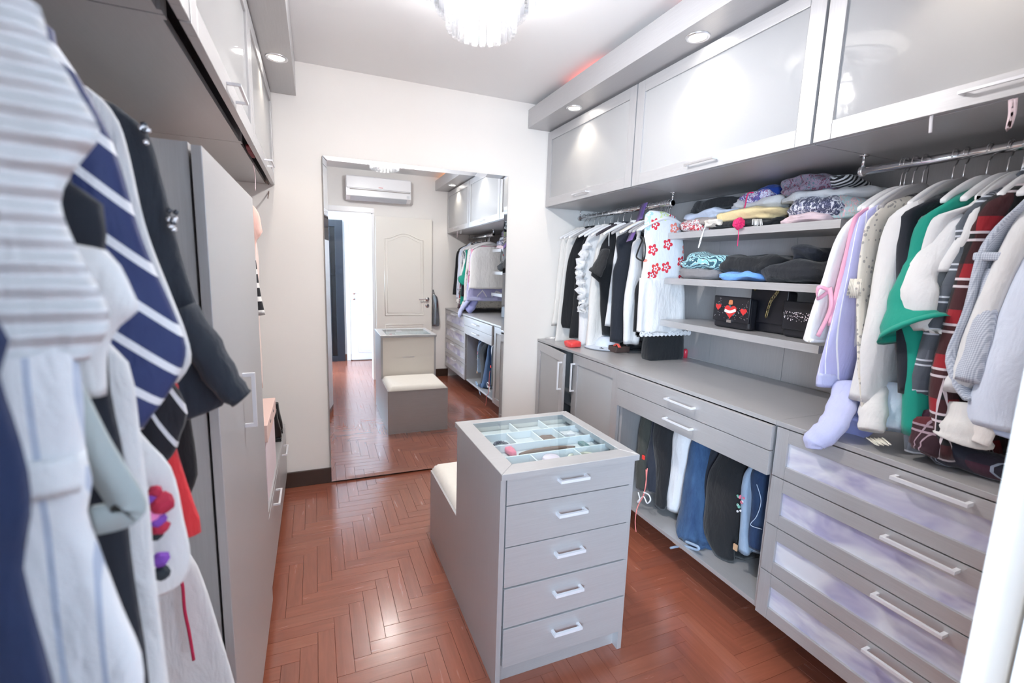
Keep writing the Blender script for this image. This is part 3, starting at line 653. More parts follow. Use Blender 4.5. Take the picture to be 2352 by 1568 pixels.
# seat cushion
seat_m = cloth('cream_seat_fabric', (.84, .80, .74), wr=.15)
b = NB(); n = 14
def cush(u, v):
    x = IX0+.002+(IX1-.006-IX0)*u; y = IY1+.006+(IYS+.012-IY1-.006)*v
    e = min(u, 1-u, v*1.0, (1-v))*14; s = 1-(1-min(e, 1))**2
    return x, y, .388+.034*s+.004*math.sin(math.pi*u)*math.sin(math.pi*v)
G = [[b.verts.new(cush(i/40, j/40)) for j in range(41)] for i in range(41)]
for i in range(40):
    for j in range(40): b.faces.new((G[i][j], G[i+1][j], G[i+1][j+1], G[i][j+1]))
bot = [G[i][0] for i in range(40)]+[G[40][j] for j in range(40)]+[G[i][40] for i in range(40, 0, -1)]+[G[0][j] for j in range(40, 0, -1)]
lo = [b.verts.new((v.co.x, v.co.y, .3855)) for v in bot]
for k in range(len(bot)): b.faces.new((bot[k], lo[k], lo[(k+1) % len(bot)], bot[(k+1) % len(bot)]))
bmesh.ops.recalc_face_normals(b, faces=b.faces); part(b, 'seat_cushion', seat_m, gi, True, label='cream padded seat cushion')
# jewellery in the glass-topped tray
gold = plain('gold', (.75, .58, .28), .25, 1.0); brown_l = plain('brown_leather', (.22, .13, .10), .5); zt = .7625
def bracelet(x, y, rx, ry, r, mat, lb, nm='bracelet', n=26, arc=2*math.pi, a0=0, beads=False):
    b = NB(); pts = [(x+rx*math.cos(a0+arc*i/n), y+ry*math.sin(a0+arc*i/n), zt+r) for i in range(n if arc > 6.2 else n+1)]
    if beads:
        for p in pts: bmesh.ops.create_icosphere(b, subdivisions=1, radius=r, matrix=Matrix.Translation(p))
    else: tube(b, pts, r, 8, arc > 6.2)
    return single(b, nm, mat, lb, 'jewellery', (x, y, zt))
bracelet(.80, 1.50, .12, .035, .008, brown_l, 'brown leather strap curved in the glass-topped tray', 'leather_strap', 24, 2.6, .25)
bracelet(.90, 1.43, .05, .035, .006, plain('cream_cord', (.8, .74, .6), .5), 'cream cord bangle arching in the jewellery tray', 'bangle', 20, 3.3, .0)
bracelet(.965, 1.415, .022, .018, .005, gold, 'gold chain bracelet bunched in the tray corner', 'bracelet', 16, beads=True)
bracelet(.66, 1.42, .022, .02, .005, plain('steel_beads', (.6, .6, .62), .25, 1), 'steel bead bracelet in the tray corner by the drawers', 'bracelet', 18, beads=True)
bracelet(.93, 1.40, .012, .012, .003, chrome, 'small silver ring beside the gold bracelet', 'ring', 16)
bracelet(.655, 1.63, .025, .03, .007, plain('dark_bead', (.12, .12, .16), .3), 'dark bead bracelet in a left tray compartment', 'bracelet', 16, beads=True)
b = NB(); lathe(b, [(0, 0), (.030, 0), (.033, .006), (.033, .024), (.028, .030), (0, .031)], (.765, 1.415, zt), 28); single(b, 'trinket_box', plain('pink_lid', (.85, .70, .80), .4), 'round pale pink trinket box under the glass', 'box', (.765, 1.415, zt))
b = lump(NB(), (.66, 1.545, zt+.012), (.014, .035, .012), amp=.004, seed=4, freq=40); single(b, 'hair_tie', cloth('pink_tie', (.85, .20, .30)), 'bright pink hair tie in the jewellery tray', 'hair tie', (.66, 1.545, zt))
b = lump(NB(), (.86, 1.63, zt+.010), (.03, .03, .010), amp=.004, seed=9, freq=40); single(b, 'pouch', brown_l, 'small brown pouch in a tray compartment', 'pouch', (.86, 1.63, zt))
b = NB(); box(b, (.96, 1.50, zt), (.985, 1.56, zt+.012), .002); single(b, 'watch_box', plain('teal_box', (.12, .22, .22), .4), 'small dark green box in the tray by the glass edge', 'box', (.97, 1.53, zt), smooth=False)
b = NB(); box(b, (.93, 1.62, zt), (.985, 1.66, zt+.022), .002); single(b, 'gift_box', plain('pale_box', (.78, .74, .76), .4), 'pale pink little box in a tray compartment', 'box', (.95, 1.64, zt), smooth=False)
# ------------------------------------------------------------------ clothes: shared builders
def clamp(v, a=0.0, b=1.0): return max(a, min(b, v))
ZH = 1.778                                        # top of the hangers' shoulders
def xr(z, sp=.20, low=.035): return RX-.02-sp*clamp((ZH-z)/.10)**.85-low*clamp((1.675-z)/.45)
def hit(px, py, fx):
    d = ray(px, py); lo, hi = .2, 6.0; c = Vector((0, 0, HC))
    for _ in range(48):
        m = (lo+hi)/2; p = c+d*m
        if p.x < fx(p.z): lo = m
        else: hi = m
    return c+d*lo
white_h = plain('white_hanger', (.86, .86, .88), .35); grey_h = plain('grey_hanger', (.38, .37, .38), .4); dark_h = plain('dark_hanger', (.06, .05, .06), .4)
wood_h = plain('beige_hanger', (.72, .66, .58), .5)
def hanger(y, mat, label, rx=RX, rz=RZ, zt=ZH, half=.20, plate=.034, group=None, th=.009, tilt=0.0, drop=.085):
    g = thing('clothes_hanger', label, 'hanger', (rx, y, zt), group); b = NB()
    r = .021; pts = [(rx+r*math.cos(a), y, rz+.0005+r*math.sin(a)) for a in [math.radians(q) for q in range(-30, 181, 15)]][::-1]
    # hook: over the rail, then the stem down to the shoulders
    pts = [(rx-r*.98, y, rz-.006)]+pts[1:]+[(rx+.012, y, rz-.022), (rx, y, rz-.034), (rx, y, zt-.012)]
    tube(b, smoothpath(pts, 2), .0022, 6); part(b, 'hook', chrome, g, True)
    b = NB(); n = 22; T = []; Bt = []
    for i in range(n+1):
        t = -1+2*i/n; a = abs(t); x = rx+half*t; z = zt-drop*(a**1.5); h = plate*(1-.55*a)
        T.append([(x, y-th*s, z) for s in (-1, 1)]); Bt.append([(x, y-th*s, z-h) for s in (-1, 1)])
    V = [[b.verts.new(p) for p in (T[i][0], T[i][1], Bt[i][1], Bt[i][0])] for i in range(n+1)]
    for A, B in zip(V, V[1:]):
        for k in range(4): b.faces.new((A[k], A[(k+1) % 4], B[(k+1) % 4], B[k]))
    b.faces.new(V[0]); b.faces.new(V[-1][::-1]); bmesh.ops.recalc_face_normals(b, faces=b.faces)
    bmesh.ops.bevel(b, geom=list(b.edges), offset=.003, segments=1, affect='EDGES'); part(b, 'arms', mat, g, True)
    return g
def garR(name, label, cat, sil, ty, mat, fold=.004, k=30, seed=0, group=None, sp=.20, low=.035, hmat=None, htxt=None, depth=None, e=.8, wob=.006, top=True, neck=.05, yfix=None):
    """garment on the right-hand rails: its room-side outline runs through the photo pixels sil (shoulder to hem)"""
    P = [hit(px, py, lambda z: xr(z, sp, low)) for px, py in sil] if yfix is None else [bp(px, py, 'y', yfix+ty) for px, py in sil]
    rows = []; ym = sum(p.y for p in P[:2])/2-ty
    zn = max(ZH-.048, P[0].z+.012) if neck > .06 else max(ZH-.004, P[0].z+.01)
    if top: rows.append((zn, RX-neck, RX+neck, ym, .009)); rows.append((zn-.006, RX-neck-.02, RX+neck+.02, ym, .014))
    for i, p in enumerate(P):
        xb = 2*RX-p.x if depth is None else p.x+depth
        rows.append((p.z, p.x, min(xb, 2.165), p.y-ty, ty*(.6 if (i == 0 and top) else 1)))
    rows.sort(key=lambda r: -r[0])
    base = rows[-1]; g = thing(name, label, cat, (RX, ym, base[0]), group)
    part(slab(rows, fold=fold, k=k, seed=seed, e=e, wob=wob), 'body', mat, g, True)
    if hmat: hanger(ym, hmat, htxt)
    return g, rows, ym
def sleeve(g, pts, radii, mat, name='sleeve', flat=.6, cuff=None):
    """hanging sleeve: elliptical tube through world points"""
    b = NB(); P = smoothpath(pts, 5); n = len(P); rings = []
    for i, p in enumerate(P):
        f = i/(n-1)*(len(radii)-1); j = min(int(f), len(radii)-2); r = radii[j]+(radii[j+1]-radii[j])*(f-j)
        d = (P[min(i+1, n-1)]-P[max(i-1, 0)]).normalized(); yv = Vector((0, 1, 0)); yv = (yv-d*yv.dot(d)).normalized(); xv = d.cross(yv)
        w = r*(1+.06*math.sin(i*1.7))
        rings.append([b.verts.new(p+xv*(w*flat*math.cos(2*math.pi*q/16))+yv*(w*math.sin(2*math.pi*q/16))) for q in range(16)])
    c = P[-1]; dd = (P[-2]-P[-1]).normalized()
    rings.append([b.verts.new(c+(v.co-c)*.85+dd*.02) for v in rings[-1]])
    for A, B in zip(rings, rings[1:]):
        for i in range(16): b.faces.new((A[i], A[(i+1) % 16], B[(i+1) % 16], B[i]))
    b.faces.new(rings[0][::-1]); b.faces.new(rings[-1]); bmesh.ops.recalc_face_normals(b, faces=b.faces)
    return part(b, name, mat, g, True)
def pR(px, py, x): return bp(px, py, 'x', x)
def buttons(g, pts, r, mat):
    for p in pts:
        b = NB(); bmesh.ops.create_uvsphere(b, u_segments=10, v_segments=6, radius=r, matrix=Matrix.Translation(p)@Matrix.Diagonal((.6, .6, 1, 1))); part(b, 'button', mat, g, True)
def ribbon(bm, pts, w, side=(0, 1, 0), t=.0012):
    P = [Vector(p) for p in pts]; s = Vector(side).normalized()
    prev = None
    for i, p in enumerate(P):
        d = (P[min(i+1, len(P)-1)]-P[max(i-1, 0)]).normalized(); s2 = (s-d*s.dot(d)).normalized(); nn = d.cross(s2)
        ww = (w[i] if isinstance(w, (list, tuple)) else w)/2
        q = [bm.verts.new(p+s2*ww*a+nn*t*c) for a, c in ((-1, -1), (1, -1), (1, 1), (-1, 1))]
        if prev:
            for k in range(4): bm.faces.new((prev[k], prev[(k+1) % 4], q[(k+1) % 4], q[k]))
        else: bm.faces.new(q[::-1])
        prev = q
    bm.faces.new(prev); bmesh.ops.recalc_face_normals(bm, faces=bm.faces); return bm
CW = cloth('white_cotton', (.80, .80, .81)); CWw = cloth('warm_white_cotton', (.80, .78, .75)); CB = cloth('black_cloth', (.010, .011, .014)); CB2 = cloth('black_blue_cloth', (.012, .016, .026))
# ------------------------------------------------------------------ rail by the mirror wall, far to near
GF = 'clothes on the rail by the mirror wall'
far = [
 ('blouse', 'white sheer blouse at the wall end of the far rail', 'blouse', [(1291, 545), (1283, 580), (1270, 700), (1262, 747)], .022, CWw, white_h),
 ('blouse', 'long white blouse hanging next to the end wall', 'blouse', [(1302, 548), (1293, 600), (1281, 700), (1271, 787)], .024, CWw, white_h),
 ('jacket', 'black jacket between white blouses on the far rail', 'jacket', [(1319, 549), (1300, 602), (1290, 690), (1285, 741), (1289, 752)], .026, CB, white_h),
 ('trousers', 'long black trousers behind the ruffled white blouse', 'trousers', [(1338, 545), (1322, 600), (1312, 700), (1304, 774)], .030, CB, grey_h),
 ('ruffled_blouse', 'white blouse with ruffled front next to the black jacket', 'blouse', [(1347, 538), (1334, 570), (1320, 623), (1325, 663), (1324, 740), (1323, 793)], .034, CW, white_h),
 ('shirt', 'white collared shirt behind the black kimono top', 'shirt', [(1374, 540), (1362, 580), (1350, 660), (1344, 745), (1340, 799)], .030, CWw, white_h),
 ('kimono_blouse', 'black top with wide kimono sleeve on the far rail', 'top', [(1394, 535), (1378, 562), (1366, 600), (1353, 632), (1371, 648), (1376, 720), (1380, 768)], .028, CB, white_h),
 ('camisole', 'narrow white camisole wedged between two black tops', 'camisole', [(1412, 545), (1405, 600), (1396, 680), (1388, 748)], .018, CW, dark_h),
 ('sleeveless_tunic', 'long black sleeveless top in the middle of the far rail', 'top', [(1449, 526), (1413, 543), (1413, 592), (1403, 622), (1400, 700), (1397, 783)], .034, CB2, white_h),
 ('sleeveless_blouse', 'white sleeveless blouse next to the lace-hem top', 'blouse', [(1462, 546), (1449, 556), (1441, 606), (1428, 690), (1426, 788)], .030, CW, grey_h),
 ('lace_blouse', 'black top with lace hem beside the floral dress', 'top', [(1479, 528), (1482, 560), (1483, 611), (1457, 656), (1453, 700), (1449, 760)], .020, CB, wood_h),
]
FY = [3.12, 3.06, 2.985, 2.925, 2.85, 2.775, 2.69, 2.63, 2.55, 2.46, 2.375]
for i, (nm, lb, cat, sil, ty, mt, hm) in enumerate(far):
    hn = {id(white_h): 'white', id(grey_h): 'grey', id(dark_h): 'dark', id(wood_h): 'beige'}[id(hm)]
    g, rows, ym = garR(nm, lb, cat, sil, ty, mt, fold=.006, k=38+3*i, seed=i, group=GF, yfix=FY[i], hmat=hm, htxt='%s hanger holding the %s' % (hn, lb.split(' on the')[0].split(' at the')[0].split(' hanging')[0]), sp=.19, low=.03)
    zb = rows[-1][0]
    if nm == 'ruffled_blouse':
        for q, (dx_, w0) in enumerate(((0, .05), (6, .045))):
            P0 = smoothpath([bp(px+dx_, py, 'y', FY[i]-.01*q) for px, py in ((1341, 560), (1330, 595), (1323, 625), (1327, 655), (1330, 690), (1327, 715))], 7)
            b = NB(); ribbon(b, [p+Vector((.010*math.sin(2.1*j+q), -.03-.014*math.sin(1.3*j+q), 0)) for j, p in enumerate(P0)], [w0*(.8+.35*math.sin(1.7*j)) for j in range(len(P0))], (1, -.6, 0), .0015); part(b, 'ruffle', mt, g, True)
    if nm == 'kimono_blouse':
        p = pR(1366, 610, xr(1.5)); sleeve(g, [(p.x+.06, p.y-.02, p.z+.10), (p.x+.015, p.y-.03, p.z), (p.x-.01, p.y-.02, p.z-.05)], [.04, .06, .075], mt, flat=.45)
    if nm == 'sleeveless_blouse': GBL = g
    if nm == 'lace_blouse':
        z, xa, xb, yc, t2 = rows[-1]; b = NB()
        for s in range(9):
            xx = xa+.02+(xb-xa-.04)*s/8; box(b, (xx-.012, yc-t2-.001, z-.022-.01*(s % 2)), (xx+.012, yc-t2+.002, z+.01))
        part(b, 'lace_trim', mt, g)
    if nm == 'camisole':
        b = NB(); tube(b, smoothpath([(RX-.10, ym, 1.73), (RX-.11, ym-.01, 1.68), (RX-.10, ym, 1.62)], 5), .003, 6); part(b, 'strap', mt, g, True)
# floral dress at the end of the far rail
floral = cloth('floral_print', (.80, .83, .88), 'flower', sc=10.0, wr=.25)
gd = thing('floral_dress', 'white dress with red and blue flower print and plain pleated skirt', 'dress', (RX, 2.21, .97), GF)
yd = 2.215
def drow(py, pl, pr, t): a = bp(pl, py, 'y', yd-t); c = bp(pr, py, 'y', yd-t); return (a.z, a.x, c.x, yd, t)
part(slab([drow(483, 1496, 1530, .012), drow(492, 1489, 1556, .02), drow(540, 1488, 1572, .026), drow(600, 1487, 1576, .028), drow(645, 1481, 1574, .028)], fold=.004, k=20, seed=3, e=.55, hem=False), 'bodice', floral, gd, True)
skr = [drow(638, 1478, 1574, .029), drow(670, 1476, 1578, .03), drow(720, 1473, 1581, .032), drow(765, 1470, 1584, .034)]
part(slab(skr, fold=.012, k=62, seed=5, e=.55), 'skirt', CW, gd, True)
b = NB()
for s in range(13):
    xx = skr[-1][1]+.01+(skr[-1][2]-skr[-1][1]-.02)*s/12; cyl(b, (xx, yd-.040, skr[-1][0]-.006), (xx, yd-.036, skr[-1][0]-.006), .016, seg=8)
part(b, 'lace_hem', cloth('lace_white', (.82, .82, .84), 'dots', (.45, .46, .5), 60), gd)
hanger(yd+.05, grey_h, 'plain grey hanger empty beside the floral dress', half=.19); hanger(yd+.085, grey_h, 'second grey hanger empty behind the floral dress', half=.19)
hanger(yd, white_h, 'slim white hanger inside the floral dress', zt=1.79, half=.06)
for yy in (2.195, 2.213, 2.231, 2.36, 2.378): hanger(yy, white_h, 'slim white empty hanger bunched on the far rail', group='empty white hangers on the far rail', half=.19, th=.004, plate=.02)
# scarf and belt hanging on the far rail
b = NB(); ribbon(b, smoothpath([(RX-.015, 2.40, 1.872), (RX-.03, 2.40, 1.84), (RX-.05, 2.40, 1.77), (RX-.10, 2.38, 1.70), (RX-.14, 2.36, 1.64)], 6), .05, (0, 1, 0), .002); single(b, 'neck_scarf', cloth('violet_satin', (.16, .09, .30), rough=.4), 'violet satin scarf looped over the far rail', 'scarf', (RX, 2.40, 1.64))
b = NB(); tube(b, smoothpath([pR(1478, 545, 1.63), pR(1464, 580, 1.63), pR(1463, 592, 1.63), pR(1478, 597, 1.63), pR(1482, 570, 1.63), pR(1478, 545, 1.63)], 6), .0045, 8); part(b, 'belt', plain('black_leather', (.015, .015, .016), .3), GBL, True, label='thin black leather belt')
# ------------------------------------------------------------------ rail next to the shelves, far to near
GN = 'clothes on the rail next to the shelves'
LAV = cloth('lavender_stripe', (.50, .50, .80), 'sy', (.90, .90, .98), 58, c3=.13); PINK = cloth('pink_cloth', (.86, .42, .58)); GRN = cloth('green_crepe', (.004, .30, .22), wr=.2)
CRM = cloth('cream_crochet', (.78, .74, .66), 'dots', (.40, .38, .36), 55); PLG = cloth('grey_plaid', (.085, .10, .125), 'plaid', (.62, .66, .74), 11.0, c3=(.15, .17, .21)); PLR = cloth('red_plaid', (.012, .013, .016), 'plaid', (.70, .62, .66), 8.0, c3=(.32, .012, .022))
CHK = cloth('blue_grey_check', (.70, .74, .82), 'check', (.34, .39, .50), 210); LB = cloth('pale_blue_cotton', (.72, .79, .94)); NVP = cloth('navy_plaid', (.012, .016, .032), 'plaid', (.30, .34, .44), 8.0, c3=(.05, .012, .03)); LBL = cloth('lilac_cotton', (.52, .55, .82)); DNL = cloth('light_denim', (.55, .64, .76), 'denim', (.66, .73, .83), 30)
near_g = [
 ('blouse', 'white flared blouse nearest the shelves with wide sleeve', 'blouse', [(1999, 456), (1918, 524), (1872, 650), (1828, 778), (1832, 783)], .032, CW, white_h),
 ('wrap_blouse', 'pink wrap top with thin tie bow beside the lavender shirt', 'top', [(1965, 484), (1948, 499), (1925, 590), (1905, 667), (1886, 745)], .020, PINK, white_h),
 ('striped_shirt', 'lavender shirt with white stripes and banded cuff', 'shirt', [(1990, 474), (1956, 500), (1923, 626), (1885, 780), (1862, 866), (1861, 882)], .030, LAV, white_h),
 ('crochet_vest', 'cream crochet vest with tassels and fringed hem', 'vest', [(2030, 466), (1984, 506), (1968, 570), (1958, 650), (1956, 700), (1962, 900), (1975, 985)], .016, CRM, grey_h),
 ('tunic', 'plain white tunic with wide straight sleeve beside the black top', 'tunic', [(2048, 470), (2015, 500), (1982, 601), (1950, 760), (1921, 907)], .060, CW, white_h),
 ('black_sweater', 'black long sleeve top beside the green blouse', 'top', [(2094, 466), (2050, 488), (2036, 510), (2032, 647), (2038, 800), (2043, 897)], .040, CB2, grey_h),
 ('green_blouse', 'emerald green blouse with flared ruffle sleeve', 'blouse', [(2132, 470), (2086, 504), (2058, 590), (2034, 706), (2052, 790), (2052, 900), (2046, 990)], .046, GRN, white_h),
 ('puff_sleeve_blouse', 'white blouse with gathered puff sleeve', 'blouse', [(2183, 474), (2118, 496), (2096, 520), (2070, 610), (2056, 698), (2070, 735), (2099, 762)], .048, CW, white_h),
 ('tee_shirt', 'white short sleeve tee in front of the puff sleeve blouse', 'tee', [(2200, 478), (2178, 530), (2150, 575), (2118, 622)], .038, CW, white_h),
 ('grey_plaid_shirt', 'charcoal grey plaid flannel shirt with white window lines', 'shirt', [(2214, 460), (2170, 520), (2170, 580), (2117, 708), (2080, 840), (2058, 930), (2062, 1030)], .036, PLG, white_h),
 ('red_plaid_shirt', 'red and black plaid flannel shirt with white buttons', 'shirt', [(2290, 427), (2226, 468), (2190, 545), (2150, 700), (2106, 861), (2108, 960), (2120, 1045)], .042, PLR, white_h),
 ('checked_shirt', 'fine blue grey checked shirt with rolled sleeve', 'shirt', [(2323, 466), (2270, 520), (2226, 586), (2190, 700), (2150, 810), (2165, 880), (2188, 912)], .022, CHK, white_h),
 ('white_shirt', 'white shirt between the checked and pale blue shirts', 'shirt', [(2352, 418), (2290, 520), (2225, 650), (2174, 769), (2150, 850), (2118, 887)], .048, CW, white_h),
 ('pale_blue_shirt', 'pale blue shirt nearest the door wall', 'shirt', [(2352, 470), (2322, 530), (2238, 723), (2196, 860), (2174, 933), (2182, 962)], .090, LB, white_h),
]
for i, (nm, lb, cat, sil, ty, mt, hm) in enumerate(near_g):
    hn = 'white' if hm is white_h else 'grey'
    g, rows, ym = garR(nm, lb, cat, sil, ty, mt, fold=.006, k=30+2*i, seed=20+i, group=GN, hmat=hm, htxt='%s hanger holding the %s' % (hn, ' '.join(lb.split()[:4])), e=.7, low=.05, neck=.085)
    zb, xa, xb, yc, t2 = rows[-1]
    if nm == 'green_blouse':
        p = pR(2034, 706, 1.62); q = pR(2020, 752, 1.60); sleeve(g, [(1.70, ym+.0, 1.62), (1.645, p.y-.06, p.z+.12), (1.625, p.y-.055, p.z), (1.61, q.y-.085, q.z)], [.035, .045, .055, .095], mt, flat=.55)
    if nm == 'puff_sleeve_blouse':
        p = pR(2060, 690, 1.60); sleeve(g, [(1.69, ym, 1.64), (1.64, p.y-.035, p.z+.10), (1.62, p.y-.045, p.z), (1.63, p.y-.06, p.z-.08)], [.03, .04, .05, .028], mt, flat=.6)
    if nm == 'red_plaid_shirt':
        buttons(g, [pR(2252, 471, 1.69), pR(2242, 522, 1.665)], .006, white_gloss)
        b = NB(); ribbon(b, [(RX-.10, ym-.045, 1.745), (RX-.05, ym-.055, 1.765), (RX, ym-.055, 1.76)], .05, (0, .2, 1), .004); part(b, 'collar', mt, g, True)
    if nm in ('grey_plaid_shirt', 'pale_blue_shirt', 'white_shirt'):
        b = NB(); ribbon(b, [(RX-.09, ym-t2-.004, 1.735), (RX-.05, ym-t2-.01, 1.77), (RX, ym-t2-.01, 1.765)], .045, (0, .2, 1), .004); part(b, 'collar', mt, g, True)
    if nm == 'checked_shirt':
        b = NB(); p = pR(2224, 590, 1.64); box(b, (1.635, p.y-.085, p.z-.01), (1.66, p.y-.01, p.z+.012), .005); part(b, 'rolled_cuff', mt, g, True)
        p = pR(2180, 870, 1.60); sleeve(g, [(1.66, p.y-.03, p.z+.30), (1.62, p.y-.04, p.z+.12), (1.61, p.y-.035, p.z)], [.022, .026, .030], mt)
    if nm == 'striped_shirt':
        b = slab([(zb+.045, xa-.002, xb+.002, yc, t2+.002), (zb-.002, xa-.002, xb+.002, yc, t2+.002)], fold=.004, k=34, seed=22, nrow=4); part(b, 'hem_band', LBL, g, True)
    if nm == 'wrap_blouse':
        b = NB(); p = pR(1905, 667, 1.625)
        ribbon(b, smoothpath([p+Vector((0, 0, .01)), p+Vector((-.012, -.02, -.06)), p+Vector((-.01, .012, -.16))], 6), .014, (0, 1, 0)); ribbon(b, smoothpath([p, p+Vector((-.02, .025, .01)), p+Vector((-.01, .03, -.03)), p], 6), .012, (0, .3, 1)); part(b, 'tie_bow', mt, g, True)
    if nm == 'crochet_vest':
        b = NB()
        for q, (px, py) in enumerate(((1960, 640), (1966, 645), (1972, 640))):
            p = pR(px, py, 1.615); 
            for s in range(5): tube(b, [p+Vector((0, .004*(s-2), 0)), p+Vector((.0, .006*(s-2), -.055))], .0022, 5)
        part(b, 'tassel', CRM, g, True); b = NB()
        for s in range(14):
            p = pR(1990+3.0*s, 1005+1.2*(s % 3), 1.60); q = pR(2010+2.8*s, 1020+1.0*(s % 4), 1.58); q.z = max(q.z, .936)
            tube(b, [p, q], .0018, 5)
        part(b, 'fringe', cloth('cream_fringe', (.80, .76, .66)), g, True)
# lower ends of garments that lie on the worktop
def drape(name, label, cat, pts, radii, mat, flat=.7, group=GN):
    g = thing(name, label, cat, (pts[-1][0], pts[-1][1], .934), group); sleeve(g, pts, radii, mat, 'body', flat); return g
P_ = lambda px, py, x: tuple(pR(px, py, x))
drape('lilac_shirt', 'lilac shirt sleeve spilling over the worktop front edge', 'shirt', [P_(1945, 880, 1.66), P_(1930, 940, 1.60), P_(1905, 985, 1.555), P_(1872, 1012, 1.535), P_(1870, 1030, 1.533)], [.04, .045, .045, .04, .025], LBL, .5)
drape('periwinkle_skirt', 'periwinkle skirt hem pooling on the worktop under the tunic', 'skirt', [P_(1970, 880, 1.72), P_(1960, 950, 1.68), P_(1952, 985, 1.64)], [.05, .06, .065], cloth('periwinkle', (.42, .46, .88)), .8)
drape('linen_blouse', 'pale linen top with rounded sleeve end under the tunic', 'top', [P_(2010, 890, 1.66), P_(2005, 950, 1.62), P_(2000, 990, 1.60)], [.035, .04, .035], cloth('linen', (.78, .77, .76)), .7)
drape('light_denim_shirt', 'light washed denim shirt tail showing below the tunic', 'shirt', [P_(2050, 880, 1.70), P_(2042, 940, 1.68), P_(2035, 985, 1.66)], [.05, .055, .06], DNL, .7)
drape('navy_plaid_shirt', 'navy plaid shirt heaped on the worktop under pale shirts', 'shirt', [P_(2130, 940, 1.66), P_(2160, 1010, 1.66), (1.66, .66, .975), (1.70, .52, .965)], [.05, .06, .045, .04], NVP, .8)
drape('wine_plaid_shirt', 'dark wine plaid shirt cuff lying on the worktop', 'shirt', [P_(2125, 960, 1.63), P_(2128, 1020, 1.61), P_(2120, 1040, 1.60)], [.04, .04, .03], cloth('wine_plaid', (.03, .008, .016), 'plaid', (.35, .25, .30), 9, c3=(.10, .012, .02)), .7)
drape('cream_blouse', 'cream blouse with scalloped hem below the pale blue shirt', 'blouse', [P_(2215, 930, 1.66), P_(2210, 985, 1.64), P_(2205, 1005, 1.64)], [.06, .065, .07], cloth('cream_knit', (.80, .78, .76)), .7)
drape('ivory_sash', 'ivory sash end hanging down under the pale blue shirt', 'sash', [P_(2262, 920, 1.63), P_(2262, 990, 1.61), P_(2250, 1020, 1.60)], [.022, .022, .018], cloth('ivory', (.80, .76, .74)), .5)
drape('sky_blue_shirt', 'sky blue shirt sleeve between the pale shirt and the door wall', 'shirt', [P_(2330, 880, 1.68), P_(2315, 960, 1.65), P_(2300, 1000, 1.64)], [.05, .055, .05], cloth('sky_blue', (.58, .70, .95)), .7)
single(slab([(ZH, RX-.05, RX+.05, .36, .01), (1.70, RX-.19, RX+.19, .36, .035), (1.45, RX-.23, RX+.23, .36, .045), (1.12, RX-.26, RX+.24, .36, .05)], fold=.008, k=34, seed=61), 'coat', CB, 'black coat at the door wall end of the near rail', 'coat', (RX, .36, 1.1), GN)
hanger(.36, white_h, 'white hanger holding the black coat'); 
single(slab([(ZH, RX-.05, RX+.05, .47, .01), (1.70, RX-.19, RX+.19, .47, .03), (1.45, RX-.22, RX+.22, .47, .04), (1.08, RX-.24, RX+.24, .47, .045)], fold=.008, k=34, seed=62), 'shirt', LB, 'pale blue shirt beside the black coat seen in the mirror', 'shirt', (RX, .47, 1.05), GN)
hanger(.47, white_h, 'white hanger holding the pale blue shirt beside the coat')
b = lump(NB(), (1.80, .42, .995), (.09, .10, .06), amp=.015, seed=8); single(b, 'folded_jersey', cloth('bright_red', (.62, .02, .03)), 'bright red folded top on the worktop under the black coat', 'top', (1.80, .42, .934))
# ------------------------------------------------------------------ trousers in the open unit
GP = 'trousers hanging in the open base unit'
def pants(name, label, rows, xp, mat, seed, depth=.38, xs=None):
    R_ = []
    for k, (py, a, c) in enumerate(rows):
        x_ = xp if xs is None else xs[k]
        p = bp(a, py, 'x', x_); q = bp(c, py, 'x', x_); R_.append(((p.z+q.z)/2, x_, min(x_+depth, 2.15), (p.y+q.y)/2, max(abs(p.y-q.y)/2, .006)))
    R_.sort(key=lambda r: -r[0]); zt_ = min(R_[0][0], .66)
    top = (.675, R_[0][1]+.06, R_[0][2], R_[0][3], R_[0][4]*.5)
    R_ = [top]+[r for r in R_ if r[0] < .67]
    R_ = [(max(r[0], .182), r[1], r[2], max(1.178+r[4], min(r[3], 2.100-r[4])), r[4]) for r in R_]
    g = thing(name, label, 'trousers', (1.9, R_[-1][3], R_[-1][0]), GP); part(slab(R_, fold=.012, k=75, seed=seed, e=.55, wob=.014), 'legs', mat, g, True); return g, R_
JN = cloth('blue_jeans', (.018, .050, .13), 'denim', (.040, .095, .20), 26); JD = cloth('dark_jeans', (.010, .028, .085), 'denim', (.022, .055, .13), 26); JL = cloth('pale_jeans', (.26, .36, .50), 'denim', (.36, .46, .60), 26)
tan = cloth('tan_patch', (.62, .38, .22))
pants('grey_trousers', 'dark olive grey trousers at the door side of the trouser unit', [(945, 1446, 1470), (1050, 1452, 1478), (1120, 1452, 1480)], 1.61, cloth('olive_grey', (.05, .052, .045)), 41)
pants('navy_trousers', 'black navy trousers with coral drawstring in the open unit', [(960, 1468, 1492), (1060, 1478, 1500), (1130, 1480, 1502)], 1.63, cloth('ink_navy', (.022, .026, .04)), 42)
pants('black_trousers', 'black trousers beside the white trousers', [(975, 1490, 1540), (1080, 1492, 1534), (1165, 1492, 1524)], 1.65, CB, 43)
g, r_ = pants('white_trousers', 'white cotton trousers with zip pocket in the open unit', [(990, 1540, 1582), (1060, 1534, 1575), (1130, 1512, 1560), (1148, 1520, 1556), (1172, 1526, 1548)], 1.68, cloth('white_trouser', (.78, .78, .80)), 44)
g, r_ = pants('blue_jeans', 'mid blue jeans with turned-out waistband and tan leather patch', [(1010, 1585, 1610), (1080, 1566, 1606), (1160, 1550, 1602), (1230, 1530, 1598), (1262, 1534, 1606)], 1.66, JN, 45, xs=[1.68, 1.66, 1.64, 1.61, 1.60])
